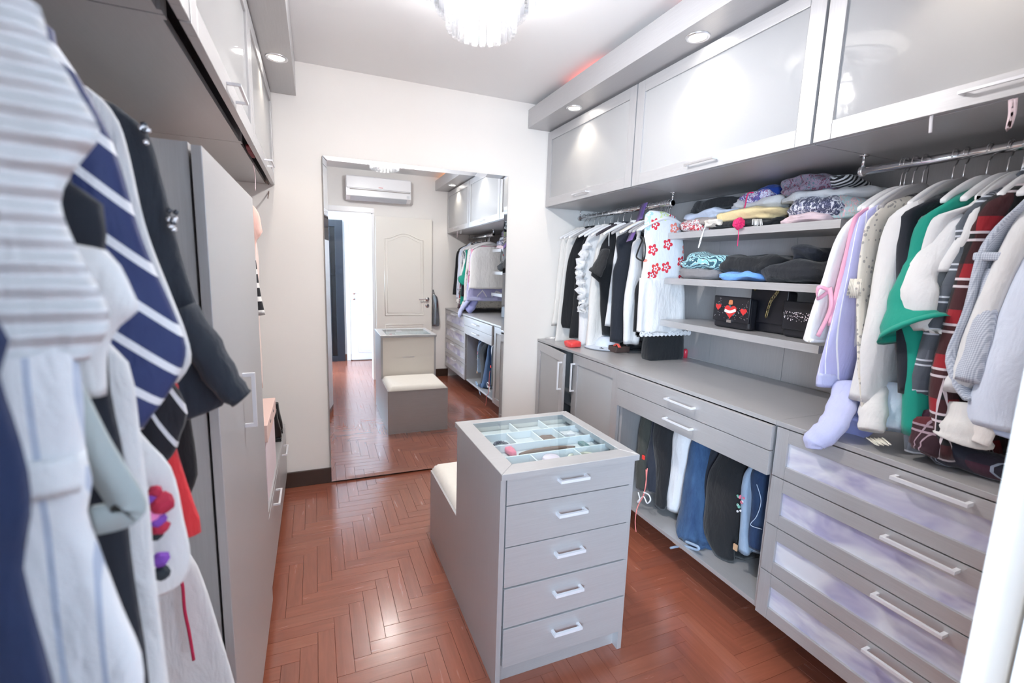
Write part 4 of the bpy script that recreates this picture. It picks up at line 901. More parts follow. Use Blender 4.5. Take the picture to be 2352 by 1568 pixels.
p = bp(1556, 1247, 'x', 1.592); part(bx((p.x-.004, p.y-.028, p.z-.012), (p.x+.004, p.y+.03, p.z+.016), .002), 'leather_patch', tan, g)
b = NB(); tube(b, smoothpath([bp(x_, y_, 'x', 1.592) for x_, y_ in ((1540, 1258), (1570, 1253), (1600, 1262), (1603, 1255), (1575, 1243))], 6), .006, 8); part(b, 'waistband', JL, g, True)
pants('long_black_trousers', 'long black soft trousers reaching the unit floor', [(1020, 1606, 1700), (1100, 1610, 1716), (1180, 1600, 1690), (1240, 1606, 1668), (1285, 1632, 1668)], 1.66, CB, 46)
pants('charcoal_trousers', 'charcoal trousers with rivets between blue and black pairs', [(1100, 1596, 1640), (1180, 1590, 1640), (1240, 1590, 1640)], 1.70, cloth('charcoal_blue', (.020, .024, .036)), 47)
g, r_ = pants('embroidered_jeans', 'pale blue jeans with embroidered flowers on the leg', [(1100, 1695, 1722), (1180, 1688, 1716), (1230, 1682, 1715), (1266, 1676, 1722)], 1.66, JL, 48)
em = [plain('thread_pink', (.75, .2, .3), .6), plain('thread_white', (.85, .85, .88), .5), plain('thread_green', (.2, .5, .4), .6)]
for q in range(12):
    p = bp(1694+R.random()*18, 1135+R.random()*45, 'x', 1.655); b = NB(); cyl(b, p, p+Vector((-.004, 0, 0)), .004+.003*R.random(), seg=7); part(b, 'embroidery', em[q % 3], g)
p = bp(1690, 1258, 'x', 1.65); part(bx((p.x-.004, p.y-.008, p.z-.012), (p.x+.003, p.y+.012, p.z+.016), .002), 'leather_patch', tan, g)
g, r_ = pants('dark_blue_jeans', 'dark blue jeans with white stitching next to the drawers', [(1085, 1718, 1760), (1150, 1714, 1758), (1220, 1710, 1752), (1262, 1712, 1746)], 1.68, JD, 49)
b = NB(); tube(b, smoothpath([bp(x_, y_, 'x', 1.672) for x_, y_ in ((1738, 1112), (1748, 1150), (1738, 1185), (1724, 1205), (1750, 1215))], 6), .0016, 6); part(b, 'stitching', plain('thread_light', (.55, .65, .8), .6), g, True)
cor = plain('coral_cord', (.85, .26, .24), .6)
b = NB(); tube(b, smoothpath([bp(x_, y_, 'x', q_) for x_, y_, q_ in ((1487, 1075, 1.61), (1480, 1130, 1.60), (1466, 1160, 1.59), (1461, 1178, 1.572), (1459, 1200, 1.570), (1461, 1221, 1.570))], 6), .003, 6); tube(b, smoothpath([bp(x_, y_, 'x', 1.605) for x_, y_ in ((1484, 1078), (1484, 1110), (1477, 1143))], 6), .003, 6)
single(b, 'drawstring', cor, 'coral pink drawstring trailing over the unit floor edge', 'cord', (1.64, 2.0, .2))
b = NB(); tube(b, smoothpath([bp(x_, y_, 'x', 1.60) for x_, y_ in ((1466, 1130), (1470, 1150), (1464, 1152), (1478, 1140), (1486, 1155), (1494, 1148), (1490, 1136), (1478, 1130))], 5), .004, 6); single(b, 'shoe_lace', plain('white_lace', (.85, .85, .88), .6), 'tangled white shoe lace on the trouser unit floor', 'lace', (1.70, 2.0, .18))
b = NB(); p = bp(1478, 1050, 'x', 1.605); box(b, p-Vector((.004, .010, .012)), p+Vector((.004, .010, .012)), .003); single(b, 'swing_tag', plain('red_tag', (.85, .06, .05), .5), 'small red tag hanging among dark trousers', 'tag', tuple(p), smooth=False)
# ------------------------------------------------------------------ things on the worktop under the far rail
capm = cloth('pale_blue_cap', (.70, .77, .88), wr=.1); cp = bp(1380, 800, 'z', .934)
gcap = thing('baseball_cap', 'pale blue cap with dark lettering on the worktop under the clothes', 'cap', (cp.x+.06, cp.y+.02, .934))
b = NB(); n = 20; rings = []
for k in range(9):
    v = k/8*math.pi/2; rings.append([b.verts.new((cp.x+.06+.085*math.cos(v)*math.cos(2*math.pi*i/n), cp.y+.02+.085*math.cos(v)*math.sin(2*math.pi*i/n), .936+.085*math.sin(v))) for i in range(n)])
for A, B in zip(rings, rings[1:]):
    for i in range(n): b.faces.new((A[i], A[(i+1) % n], B[(i+1) % n], B[i]))
bmesh.ops.remove_doubles(b, verts=b.verts, dist=1e-4); part(b, 'crown', capm, gcap, True)
b = NB(); n = 16; A = []; B = []
for i in range(n+1):
    a = math.radians(150+140*i/n); A.append((cp.x+.06+.08*math.cos(a), cp.y+.02+.08*math.sin(a))); B.append((cp.x+.06+.155*math.cos(a), cp.y+.02+.155*math.sin(a)))
for dz in (.9365, .9405):
    for i in range(n):
        q = [b.verts.new((*p, dz+(.012 if j in (0, 3) else 0))) for j, p in enumerate((A[i], B[i], B[i+1], A[i+1]))]; b.faces.new(q)
bmesh.ops.remove_doubles(b, verts=b.verts, dist=1e-5); part(b, 'brim', capm, gcap, True)
def text(txt, parent, mat, size, M4, ext=.0006, name='lettering'):
    c = bpy.data.curves.new(name, 'FONT'); c.body = txt; c.size = size; c.extrude = ext; c.align_x = 'CENTER'; c.align_y = 'CENTER'
    t = bpy.data.objects.new('tmp', c); COL.objects.link(t); dg = bpy.context.evaluated_depsgraph_get(); me = bpy.data.meshes.new_from_object(t.evaluated_get(dg)); bpy.data.objects.remove(t)
    me.transform(Matrix.Translation(-ORG[parent.name])@M4); me.materials.append(mat)
    o = bpy.data.objects.new(name, me); COL.objects.link(o); o.parent = parent; ORG[o.name] = ORG[parent.name]; return o
text('REE', gcap, black_m, .042, Matrix.Translation((cp.x-.016, cp.y-.052, .9475))@Matrix.Rotation(math.radians(35), 4, 'Z')@Matrix.Rotation(math.radians(8), 4, 'X'))
def boxy(px, py, w, d, h, mat, name, label, cat, bev=.006, dx=0):
    p = bp(px, py, 'z', .934); b = bx((p.x+dx, p.y-d/2, .934), (p.x+dx+w, p.y+d/2, .934+h), bev); return single(b, name, mat, label, cat, (p.x+dx+w/2, p.y, .934), smooth=False)
b = lump(NB(), tuple(bp(1302, 790, 'z', .955)+Vector((.05, 0, 0))), (.05, .05, .022), amp=.008, seed=2); single(b, 'red_pouch', cloth('red_satin', (.75, .05, .05), rough=.4), 'red pouch on the worktop near the mirror wall', 'pouch', tuple(bp(1302, 790, 'z', .934)))
boxy(1405, 808, .11, .09, .04, plain('brown_box', (.07, .045, .04), .5), 'shoe_box', 'small dark brown box beside the cap on the worktop', 'box')
b = NB(); p = bp(1411, 800, 'z', .975); ribbon(b, smoothpath([p+Vector((.02, .03, .012)), p+Vector((.02, 0, .03)), p+Vector((.02, -.03, .010))], 5), .02, (1, 0, 0)); single(b, 'ribbon', cloth('red_ribbon', (.8, .08, .05), rough=.4), 'red ribbon lying on the dark brown box', 'ribbon', tuple(p))
b = NB(); p = bp(1510, 826, 'z', .934); gk = thing('black_tote', 'black tote bag standing on the worktop under the floral dress', 'bag', (p.x+.08, p.y, .934))
part(slab([(1.075, p.x-.075, p.x+.20, p.y+.03, .035), (1.03, p.x-.08, p.x+.20, p.y+.03, .045), (.95, p.x-.08, p.x+.20, p.y+.03, .05), (.9345, p.x-.075, p.x+.195, p.y+.03, .048)], fold=.003, k=30, seed=4, e=.4, hem=False), 'body', CB, gk, True)
b = NB(); tube(b, smoothpath([(p.x-.02, p.y+.03, 1.07), (p.x, p.y+.03, 1.12), (p.x+.08, p.y+.03, 1.12), (p.x+.10, p.y+.03, 1.07)], 5), .006, 8); part(b, 'handle', CB, gk, True)
b = NB(); p = bp(1555, 821, 'z', .934); gk = thing('sequin_cup', 'small glittering silver cup on the worktop by the tote', 'cup', tuple(p)); lathe(b, [(0, 0), (.022, 0), (.028, .065), (.026, .065), (.021, .004), (0, .004)], p, 24)
part(b, 'cup', cloth('glitter', (.45, .46, .52), 'dots', (.95, .95, 1), 160, rough=.25), gk, True)
b = NB(); lathe(b, [(0, 0), (.014, 0), (.015, .045), (.008, .055), (0, .056)], p+Vector((.055, -.01, 0)), 16); single(b, 'lipstick', plain('red_cap', (.6, .04, .07), .3), 'small red cosmetic bottle behind the glittering cup', 'bottle', tuple(p+Vector((.055, -.01, 0))))
b = NB(); cyl(b, (1.60, 3.15, .94), (1.98, 3.17, .94), .006, seg=10); single(b, 'curtain_rod', chrome, 'thin metal rod lying on the worktop along the end wall', 'rod', (1.8, 3.16, .934))
for i, (px, py, mt, lb) in enumerate(((1385, 795, CB, 'black shoe under the far rail beside the cap'), (1440, 806, black_m, 'black patent shoe next to the dark brown box'), (1322, 788, cloth('white_shoe', (.8, .8, .8)), 'white canvas shoe under the far rail'))):
    p = bp(px, py, 'z', .934); b = NB(); lump(b, (p.x+.10, p.y+.03, .934+.030), (.11, .036, .030), e=.75, amp=.003, seed=70+i); gk = thing('shoe', lb, 'shoe', (p.x+.1, p.y+.03, .934)); part(b, 'upper', mt, gk, True); part(bx((p.x-.012, p.y-.008, .9342), (p.x+.212, p.y+.068, .943), .004), 'sole', white_gloss if i == 2 else black_m, gk)
# ------------------------------------------------------------------ shelf contents
def fold_item(px0, px1, py0, py1, mat, name, label, cat, xp=1.90, depth=.11, amp=.006, seed=0, floorz=None, e=.5, grp=None, freq=16):
    a = bp(px0, (py0+py1)/2, 'x', xp); c = bp(px1, (py0+py1)/2, 'x', xp); t = bp((px0+px1)/2, py0, 'x', xp).z; bo = bp((px0+px1)/2, py1, 'x', xp).z
    if floorz is not None: bo = floorz+.002
    cz = (t+bo)/2; cyy = (a.y+c.y)/2; b = lump(NB(), (xp+depth*.75, cyy, cz), (depth, abs(a.y-c.y)/2, max((t-bo)/2, .008)), e=e, amp=amp, seed=seed, freq=freq, layers=3)
    return single(b, name, mat, label, cat, (xp+depth*.75, cyy, bo), grp)
G1 = 'folded clothes and scarves on the top shelf'; S1 = 1.680
PSL = cloth('paisley_plum', (.16, .04, .08), 'print', (.30, .22, .30), 42, c3=(.10, .20, .24)); BWZ = cloth('zigzag_black_white', (.015, .016, .02), 'sz', (.85, .86, .88), 62, c3=.5, ang=.7); BWP = cloth('mono_print', (.82, .83, .88), 'print', (.05, .06, .12), 55, c3=(.30, .30, .45)); NVW = cloth('navy_lilac_print', (.10, .12, .38), 'print', (.72, .72, .86), 48, c3=(.35, .10, .25)); RDP = cloth('red_bandana', (.55, .03, .05), 'print', (.75, .72, .72), 70, c3=(.05, .03, .04)); PTL = cloth('pink_teal_print', (.80, .50, .58), 'print', (.45, .62, .66), 50, c3=(.55, .50, .45))
items = [
 (1562, 1612, 506, 532, RDP, 'bandana', 'red bandana print folded at the shelf end', 'scarf', 1.87, .07, S1),
 (1572, 1650, 496, 520, cloth('taupe_knit', (.36, .31, .29)), 'folded_knit', 'taupe knit folded under the pale blue one', 'knitwear', 1.90, .10, S1+.018),
 (1568, 1690, 480, 503, cloth('pale_blue_knit', (.66, .72, .86)), 'folded_knit', 'pale blue knit folded below the black jumper', 'knitwear', 1.91, .12, S1+.058),
 (1577, 1702, 455, 485, CB, 'jumper', 'black jumper on top of the pale blue knit', 'jumper', 1.93, .11, S1+.098),
 (1610, 1790, 503, 522, CB, 'folded_trousers', 'black folded trousers at the bottom of the top shelf pile', 'trousers', 1.90, .13, S1),
 (1640, 1784, 478, 508, cloth('butter_yellow', (.82, .66, .36)), 'scarf', 'butter yellow scarf with red embroidery', 'scarf', 1.88, .09, S1+.034),
 (1680, 1788, 450, 485, cloth('off_white_scarf', (.78, .76, .76)), 'scarf', 'off-white fringed scarf above the yellow scarf', 'scarf', 1.94, .11, S1+.080),
 (1696, 1765, 440, 466, NVW, 'scarf', 'navy and lilac printed scarf under the cobalt one', 'scarf', 1.93, .09, S1+.110),
 (1735, 1795, 430, 452, cloth('cobalt_chiffon', (.012, .05, .30)), 'scarf', 'cobalt blue chiffon scarf heaped at the back', 'scarf', 2.0, .09, S1+.130),
 (1792, 1900, 492, 513, cloth('pink_white', (.80, .62, .66)), 'tee_shirt', 'pale pink tee folded beneath the monochrome print', 'tee', 1.88, .10, S1),
 (1805, 1930, 448, 502, BWP, 'scarf', 'black and white leopard print scarf', 'scarf', 1.89, .09, S1+.020),
 (1890, 1990, 452, 506, PTL, 'scarf', 'pink and teal patterned scarf at the shelf corner', 'scarf', 1.93, .11, S1),
 (1782, 1985, 434, 476, cloth('white_fleece', (.82, .84, .87)), 'jumper', 'white jumper folded between patterned scarves', 'jumper', 1.93, .12, S1+.085),
 (1784, 1905, 402, 450, PSL, 'scarf', 'plum paisley scarf heaped on top of the white jumper', 'scarf', 1.92, .11, S1+.118),
 (1893, 1955, 402, 435, BWZ, 'scarf', 'black and white zigzag scarf beside the paisley scarf', 'scarf', 1.96, .10, S1+.135),
]
for i, (a, c, d, e_, mt, nm, lb, cat, xp, dep, fz) in enumerate(items): fold_item(a, c, d, e_, mt, nm, lb, cat, xp, dep, .016, i, fz, .6, G1, 17)
# dangling ends over the top shelf edge
pk = plain('hot_pink', (.80, .03, .16), .7)
gk = thing('hanging_cord', 'hot pink cord with pompom hanging over the top shelf edge', 'cord', tuple(bp(1697, 512, 'x', 1.845)))
b = NB(); bmesh.ops.create_icosphere(b, subdivisions=3, radius=.026, matrix=Matrix.Translation(bp(1697, 513, 'x', 1.838)))
for v in b.verts: v.co += noise.noise_vector(v.co*90)*.010
part(b, 'pompom', pk, gk); b = NB(); tube(b, smoothpath([bp(x_, y_, 'x', 1.838) for x_, y_ in ((1697, 520), (1696, 540), (1694, 565))], 4), .002, 6); part(b, 'tail', pk, gk)
b = NB(); tube(b, smoothpath([bp(x_, y_, 'x', 1.87) for x_, y_ in ((1730, 442), (1718, 445), (1712, 470), (1705, 495), (1699, 508))], 5), .003, 6); part(b, 'cord', pk, gk, True)
b = NB(); tube(b, smoothpath([bp(x_, y_, 'x', 1.842) for x_, y_ in ((1620, 520), (1610, 545), (1604, 568), (1608, 560), (1617, 525))], 5), .0022, 6); single(b, 'looped_string', plain('white_cord', (.85, .84, .82), .6), 'white looped cord hanging off the top shelf', 'cord', tuple(bp(1610, 545, 'x', 1.842)))
b = NB()
for s in range(9): tube(b, [bp(1729+2.5*s, 503, 'x', 1.86), bp(1728+2.6*s+2*math.sin(s), 516+2*(s % 2), 'x', 1.846)], .002, 5)
single(b, 'fringed_scarf', cloth('fringe_white', (.82, .8, .78)), 'white fringe ends lying on the top shelf edge', 'fringe', tuple(bp(1739, 510, 'x', 1.86)))
b = lump(NB(), tuple(bp(1640, 512, 'x', 1.862)), (.03, .05, .018), amp=.010, seed=33, freq=30); single(b, 'cream_shawl', cloth('cream_shawl', (.78, .72, .64)), 'cream crumpled shawl end at the top shelf edge', 'shawl', tuple(bp(1640, 518, 'x', 1.862)))
G2 = 'folded clothes on the middle shelf'; S2 = 1.430
for i, (a, c, d, e_, mt, nm, lb, cat, xp, dep, fz) in enumerate([
 (1556, 1645, 616, 638, cloth('mid_grey_jersey', (.22, .21, .22)), 'shorts', 'grey jersey shorts with white drawstring', 'shorts', 1.87, .10, S2),
 (1560, 1664, 582, 620, cloth('teal_swirl', (.03, .10, .14), 'swirl', (.62, .84, .86), 26, c3=(.25, .55, .62)), 'swimwear', 'teal and white swirl print garment on the grey shorts', 'clothing', 1.88, .09, S2+.046),
 (1650, 1685, 586, 612, cloth('crimson', (.45, .015, .03)), 'folded_jersey', 'crimson folded top behind the swirl print', 'top', 1.97, .08, S2),
 (1648, 1745, 624, 642, cloth('cornflower', (.18, .40, .85)), 'folded_shirt', 'cornflower blue shirt under the black pile', 'shirt', 1.87, .11, S2),
 (1648, 1785, 584, 632, CB, 'sweatshirt', 'black sweatshirt on top of the blue shirt', 'sweatshirt', 1.89, .12, S2+.030),
 (1738, 1895, 600, 645, cloth('soft_black', (.016, .018, .024)), 'hoodie', 'black hoodie slumped across the middle shelf', 'hoodie', 1.88, .12, S2),
 (1812, 1882, 566, 606, cloth('blue_black', (.014, .018, .030)), 'hood', 'blue black garment folded on top of the hoodie', 'clothing', 1.93, .10, S2+.085)]):
    fold_item(a, c, d, e_, mt, nm, lb, cat, xp, dep, .018, 40+i, fz, .65, G2, 13)
# handbags on the lowest shelf
S3 = 1.1905; bl = plain('black_bag_leather', (.010, .010, .015), .4); stud = plain('stud_silver', (.85, .85, .88), .2, 1.0); redp = plain('patch_red', (.62, .03, .03), .5); teal = plain('patch_teal', (.03, .16, .20), .5); gold2 = plain('antique_gold', (.45, .36, .18), .35, 1)
def handbag(y0, y1, xf, dep, h, label, tilt=0):
    g = thing('handbag', label, 'handbag', (xf+dep/2, (y0+y1)/2, S3), 'handbags on the lowest shelf')
    part(bx((xf+.008, y0, S3+.0005), (xf+dep, y1, S3+h), .014), 'body', bl, g, True); part(bx((xf, y0-.002, S3+h*.22), (xf+.012, y1+.002, S3+h+.006), .005), 'flap', bl, g, True); return g
a = bp(1640, 720, 'x', 1.93).y; c = bp(1722, 720, 'x', 1.93).y
g = handbag(c, a, 1.925, .06, .155, 'black quilted handbag with silver studs and red heart patch')
def yzp(y, z, x=1.9245): return Vector((x, y, z))
for q in range(70):
    y = c+.006+(a-c-.012)*R.random(); z = S3+.045+.105*R.random()
    if abs(y-(a+c)/2) < .035 and S3+.06 < z < S3+.15: continue
    b = NB(); bmesh.ops.create_icosphere(b, subdivisions=1, radius=.0024, matrix=Matrix.Translation((1.9245, y, z))); part(b, 'stud', stud, g)
def heart(y, z, s, mat, g):
    b = NB(); vs = []
    for i in range(24):
        t = 2*math.pi*i/24; vs.append((s*.062*16*math.sin(t)**3*.06*16/16, s*.06*(13*math.cos(t)-5*math.cos(2*t)-2*math.cos(3*t)-math.cos(4*t))/16))
    A = [b.verts.new((1.9240, y+p[0]*1.0, z+p[1])) for p in vs]; B = [b.verts.new((1.9215, y+p[0], z+p[1])) for p in vs]
    for i in range(24): b.faces.new((A[i], A[(i+1) % 24], B[(i+1) % 24], B[i]))
    b.faces.new(B); bmesh.ops.recalc_face_normals(b, faces=b.faces); part(b, 'heart_patch', mat, g)
ymid = (a+c)/2
for y, z, s in ((ymid, S3+.088, .62), (a-.032, S3+.105, .30), (c+.030, S3+.092, .32)):
    for k in range(5):
        t = 2*math.pi*k/5; b = NB(); cyl(b, (1.9242, y+.018*s*2*math.cos(t), z+.016*s*2*math.sin(t)), (1.9230, y+.018*s*2*math.cos(t), z+.016*s*2*math.sin(t)), .011*s*1.6, seg=9); part(b, 'leaf_patch', teal, g)
    heart(y, z, s, redp, g)
b = NB(); ribbon(b, smoothpath([(1.9208, ymid+.034, S3+.09), (1.9203, ymid, S3+.084), (1.9208, ymid-.034, S3+.096)], 5), .014, (0, 0, 1), .0006); part(b, 'banner', white_gloss, g)
b = NB(); lump(b, (1.922, ymid, S3+.132), (.003, .012, .012), amp=.002, seed=5); part(b, 'flame_patch', plain('patch_orange', (.60, .20, .08), .5), g, True)
part(bx((1.918, ymid-.014, S3+.030), (1.9248, ymid+.014, S3+.044), .001), 'clasp', stud, g)
b = NB()
for q in range(14):
    p = bp(1679+2.3*q, 747+2.5*math.sin(q*1.3), 'z', S3+.004); tube(b, [(p.x+.006*math.cos(t), p.y+.005*math.sin(t), S3+.004+.002*math.sin(t+q)) for t in [2*math.pi*i/8 for i in range(8)]], .0014, 5, True)
part(b, 'chain', stud, g, True)
a = bp(1716, 720, 'x', 1.97).y; c = bp(1800, 720, 'x', 1.97).y
g = handbag(c, a, 1.985, .07, .20, 'plain black handbag with brass chain strap behind the studded bag')
b = NB(); pth = smoothpath([(1.982, a-.02, S3+.205), (1.978, a-.03, S3+.225), (1.99, (a+c)/2, S3+.222), (1.98, c+.05, S3+.205), (1.972, c+.075, S3+.15), (1.972, c+.09, S3+.08)], 6)
for i, p in enumerate(pth):
    n2 = Vector((0, 1, 0)) if i % 2 else Vector((1, 0, 0)); up = Vector((0, 0, 1))
    tube(b, [p+n2*.006*math.cos(t)+up*.010*math.sin(t) for t in [2*math.pi*q/8 for q in range(8)]], .0018, 5, True)
part(b, 'chain_strap', gold2, g, True)
a = bp(1797, 730, 'x', 1.95).y; c = bp(1870, 730, 'x', 1.95).y
g = handbag(c, a, 1.95, .09, .155, 'black clutch with a band of silver sequins'); b = NB()
for q in range(90):
    y = c+.004+(a-c-.008)*R.random(); z = S3+.075+.040*R.random(); bmesh.ops.create_icosphere(b, subdivisions=1, radius=.0028, matrix=Matrix.Translation((1.9495, y, z)))
part(b, 'sequin_band', stud, g)
a = bp(1757, 757, 'z', S3); c = bp(1835, 770, 'z', S3)
g = thing('metal_framed_clutch', 'flat clutch with pale metal frame lying on the lowest shelf', 'clutch', (a.x+.03, (a.y+c.y)/2, S3)); part(bx((a.x, c.y, S3+.0005), (a.x+.055, a.y, S3+.008), .002), 'body', bl, g)
part(bx((a.x-.004, c.y, S3+.001), (a.x-.0005, a.y, S3+.004)), 'frame', gold, g); part(bx((a.x-.004, c.y, S3+.005), (a.x-.0005, a.y, S3+.008)), 'frame', gold, g); m_ = (a.y*.45+c.y*.55); part(bx((a.x-.007, m_-.003, S3+.001), (a.x-.0042, m_+.003, S3+.010)), 'clasp', stud, g)
# ribbons hanging out of the wall cabinets
def strip(name, label, pts, x, w, mat, side=(0, 1, 0)):
    b = NB(); P = [bp(px, py, 'x', x) for px, py in pts]; ribbon(b, smoothpath(P, 4), w, side, .0012); return single(b, name, mat, label, 'ribbon', tuple(P[-1]))
wr = cloth('white_ribbon', (.82, .80, .84)); pr = cloth('pale_pink_ribbon', (.85, .68, .72)); 
strip('ribbon_end', 'white ribbon end peeking under the cabinet door by the door wall', [(2140, 262), (2138, 285), (2137, 305)], 1.583, .008, wr)
strip('ribbon_end', 'pale pink looped ribbon hanging under the cabinet by the door wall', [(2332, 226), (2328, 262), (2315, 298), (2322, 262), (2322, 228)], 1.583, .010, pr)
strip('ribbon_end', 'pink ribbon dangling under the left cabinet near the mirror wall', [(581, 375), (586, 405), (587, 437)], -.24, .010, pr)
strip('ribbon_end', 'brown strap dangling at the end of the left cabinet', [(608, 415), (618, 425), (618, 440), (615, 455)], -.235, .008, cloth('brown_strap', (.16, .07, .05)))
b = lump(NB(), (-.235, 2.35, 1.908), (.010, .12, .0075), amp=.002, seed=9); single(b, 'red_scarf_edge', cloth('maroon', (.22, .01, .02)), 'maroon scarf edge caught under the left cabinet door', 'scarf', (-.235, 2.35, 1.901))
# ------------------------------------------------------------------ left side: cupboard, low drawers, rails
pale = sv
gt = thing('tall_cupboard', 'tall pale silver cupboard with a long door standing against the left wall', 'cupboard', (-.53, 1.56, 0))
part(bx((-.846, 1.155, .0), (-.226, 1.173, 1.683)), 'side_panel', pale, gt); part(bx((-.846, 1.962, .0), (-.226, 1.980, 1.683)), 'side_panel', pale, gt)
part(bx((-.846, 1.173, 1.665), (-.226, 1.962, 1.683)), 'top_panel', pale, gt); part(bx((-.846, 1.173, .06), (-.226, 1.962, .08)), 'bottom_panel', pale, gt); part(bx((-.846, 1.173, .08), (-.834, 1.962, 1.665)), 'back_panel', pale, gt)
part(bx((-.27, 1.173, 0), (-.255, 1.962, .059)), 'plinth', sv, gt)
d = part(bx((-.219, 1.142, .075), (-.2, 1.978, 1.676), .0015), 'door', sv, gt)
handle(d, (-.2, 1.50, .975), (-.2, 1.50, 1.135), (.032, 0, 0), .010)
gl_ = thing('low_drawer_unit', 'low pale drawer unit beyond the tall cupboard', 'drawers', (-.53, 2.6, 0))
part(bx((-.846, 2.0, .10), (-.222, 3.19, .412)), 'body', pale, gl_); part(bx((-.846, 2.0, .413), (-.205, 3.19, .432), .001), 'top_board', pale, gl_); part(bx((-.28, 2.0, 0), (-.265, 3.19, .099)), 'plinth', sv, gl_)
for y0, y1 in ((2.003, 2.595), (2.599, 3.187)):
    d = part(bx((-.2215, y0, .105), (-.2035, y1, .408), .0015), 'drawer', pale, gl_); handle(d, (-.2035, (y0+y1)/2-.08, .37), (-.2035, (y0+y1)/2+.08, .37), (.028, 0, 0), .008)
# pink storage box with lid
gp = thing('storage_box', 'pale pink storage box with lid on the low drawer unit', 'box', (-.38, 2.33, .4325)); pkm = plain('pale_pink_card', (.86, .62, .56), .5); pk2 = plain('pink_card_front', (.84, .72, .76), .5)
part(bx((-.52, 2.13, .4325), (-.212, 2.56, .70), .002), 'box_body', pk2, gp); part(bx((-.526, 2.123, .7005), (-.203, 2.567, .775), .003), 'lid', pkm, gp)
for y in (2.25, 2.41): part(bx((-.2028, y, .745), (-.2015, y+.03, .752)), 'label_slot', black_m, gp)
# black ankle boots
for k, (yy, lb) in enumerate(((3.04, 'black ankle boot on the low drawer unit next to the mirror wall'), (2.90, 'black ankle boot beside the pink storage box'))):
    g = thing('ankle_boot', lb, 'boot', (-.30, yy, .4325)); bm_ = plain('boot_leather', (.012, .012, .013), .3)
    b = slab([(.615, -.285, -.225, yy, .030), (.57, -.282, -.222, yy, .034), (.52, -.288, -.214, yy, .034), (.495, -.34, -.209, yy, .034), (.475, -.41, -.207, yy, .036), (.455, -.43, -.206, yy, .036)], fold=.001, k=20, seed=k, e=.8, wob=.003); part(b, 'upper', bm_, g, True)
    part(bx((-.43, yy-.032, .445), (-.207, yy+.032, .4555), .005), 'sole', black_m, g); part(bx((-.265, yy-.034, .4327), (-.206, yy+.034, .4445), .003), 'heel', black_m, g)
# rails on the left
LX, LZ = -.52, 1.80
for y0, y1, lb in ((.20, 1.13, 'chrome wardrobe rail on the left behind the doorway'), (2.0, 3.18, 'chrome wardrobe rail in the left corner by the mirror wall')):
    g = thing('wardrobe_rail', lb, 'rail', (LX, (y0+y1)/2, LZ)); b = NB(); cyl(b, (LX, y0, LZ), (LX, y1, LZ), .0145, seg=18); part(b, 'tube', chrome, g, True)
    for yy in (y0+.02, y1-.02): b = NB(); cyl(b, (LX, yy, LZ+.013), (LX, yy, 1.8995), .005, seg=8); part(b, 'hanging_bracket', chrome, g, True)
GL = 'clothes on the left rail by the doorway'
def garL(name, label, cat, y, sil, mat, ty=.024, fold=.006, k=34, seed=0, group=GL, zend=None, hang=None, e=.7, wob=.006):
    P = [bp(px, py, 'y', y) for px, py in sil]; P.sort(key=lambda p: -p.z)
    rows = [(1.745, LX-.05, LX+.05, y, .008)]
    if P[0].z < 1.66: rows += [(1.70, -.71, -.33, y, ty*.7), (max(P[0].z+.03, 1.5 if P[0].z < 1.45 else P[0].z+.03), -.74, min(-.30, P[0].x-.02), y, ty)]
    for i, p in enumerate(P):
        if p.z < rows[-1][0]-.002: rows.append((p.z, -.74, p.x, y, ty))
    if zend is not None: rows.append((zend, -.75, rows[-1][2]+.01, y, ty))
    g = thing(name, label, cat, (LX, y, rows[-1][0]), group); part(slab(rows, fold=fold, k=k, seed=seed, e=e, wob=wob, nrow=40, seg=36), 'body', mat, g, True)
    hanger(y, white_h, 'white hanger holding the %s' % ' '.join(label.split()[:5]), rx=LX, rz=LZ, zt=1.735, half=.17)
    return g, rows
RIB = cloth('white_rib', (.80, .80, .82), 'rib', sc=60, wr=.7); PIN = cloth('white_pinstripe', (.80, .80, .82), 'sx', (.48, .53, .64), 42, c3=.16); NST = cloth('navy_white_stripe', (.018, .035, .14), 'sz', (.88, .89, .93), 27, c3=.22, ang=-.75, rough=.6); CHA = cloth('charcoal_denim', (.022, .030, .045), wr=.6); FUZ = cloth('white_fuzzy', (.80, .80, .81), wr=1.0); NVY = cloth('navy_wool', (.010, .022, .075)); BKS = cloth('black_white_stripe', (.012, .013, .02), 'sx', (.72, .72, .76), 34, c3=.16, ang=.4)
REDC = cloth('coral_red', (.80, .045, .055), wr=.8); SAGE = cloth('sage_belt', (.42, .47, .47), wr=.2)
garL('navy_coat', 'navy wool coat nearest the doorway on the left rail', 'coat', .345, [(-10, 700), (10, 860), (40, 960), (72, 1080), (78, 1180), (60, 1300), (110, 1480), (135, 1568)], NVY, .02, seed=81, zend=.75)
g, r_ = garL('ribbed_dress', 'white ribbed dress with belted pinstripe skirt', 'dress', .43, [(20, -40), (110, 90), (180, 210), (228, 292), (222, 325), (165, 395), (140, 465), (185, 590), (240, 700), (243, 755), (205, 815), (195, 830)], RIB, .026, seed=82, zend=None)
zt2 = r_[-1][0]; sk = [(zt2+.02, -.70, r_[-1][2]-.005, .43, .024)]
for px, py in ((190, 900), (195, 1040), (212, 1110), (200, 1180), (230, 1260), (290, 1400), (335, 1500), (342, 1600)):
    p = bp(px, py, 'y', .43); sk.append((p.z, -.74, p.x, .43, .030))
sk.append((.80, -.75, sk[-1][2]+.03, .43, .035)); part(slab(sk, fold=.009, k=70, seed=83, nrow=40, seg=40), 'skirt', PIN, g, True)
p = bp(190, 1075, 'y', .43); part(slab([(p.z+.014, -.73, p.x+.004, .43, .031), (p.z-.014, -.73, p.x+.006, .43, .032)], fold=.001, seed=1, nrow=4), 'waistband', CW, g, True)
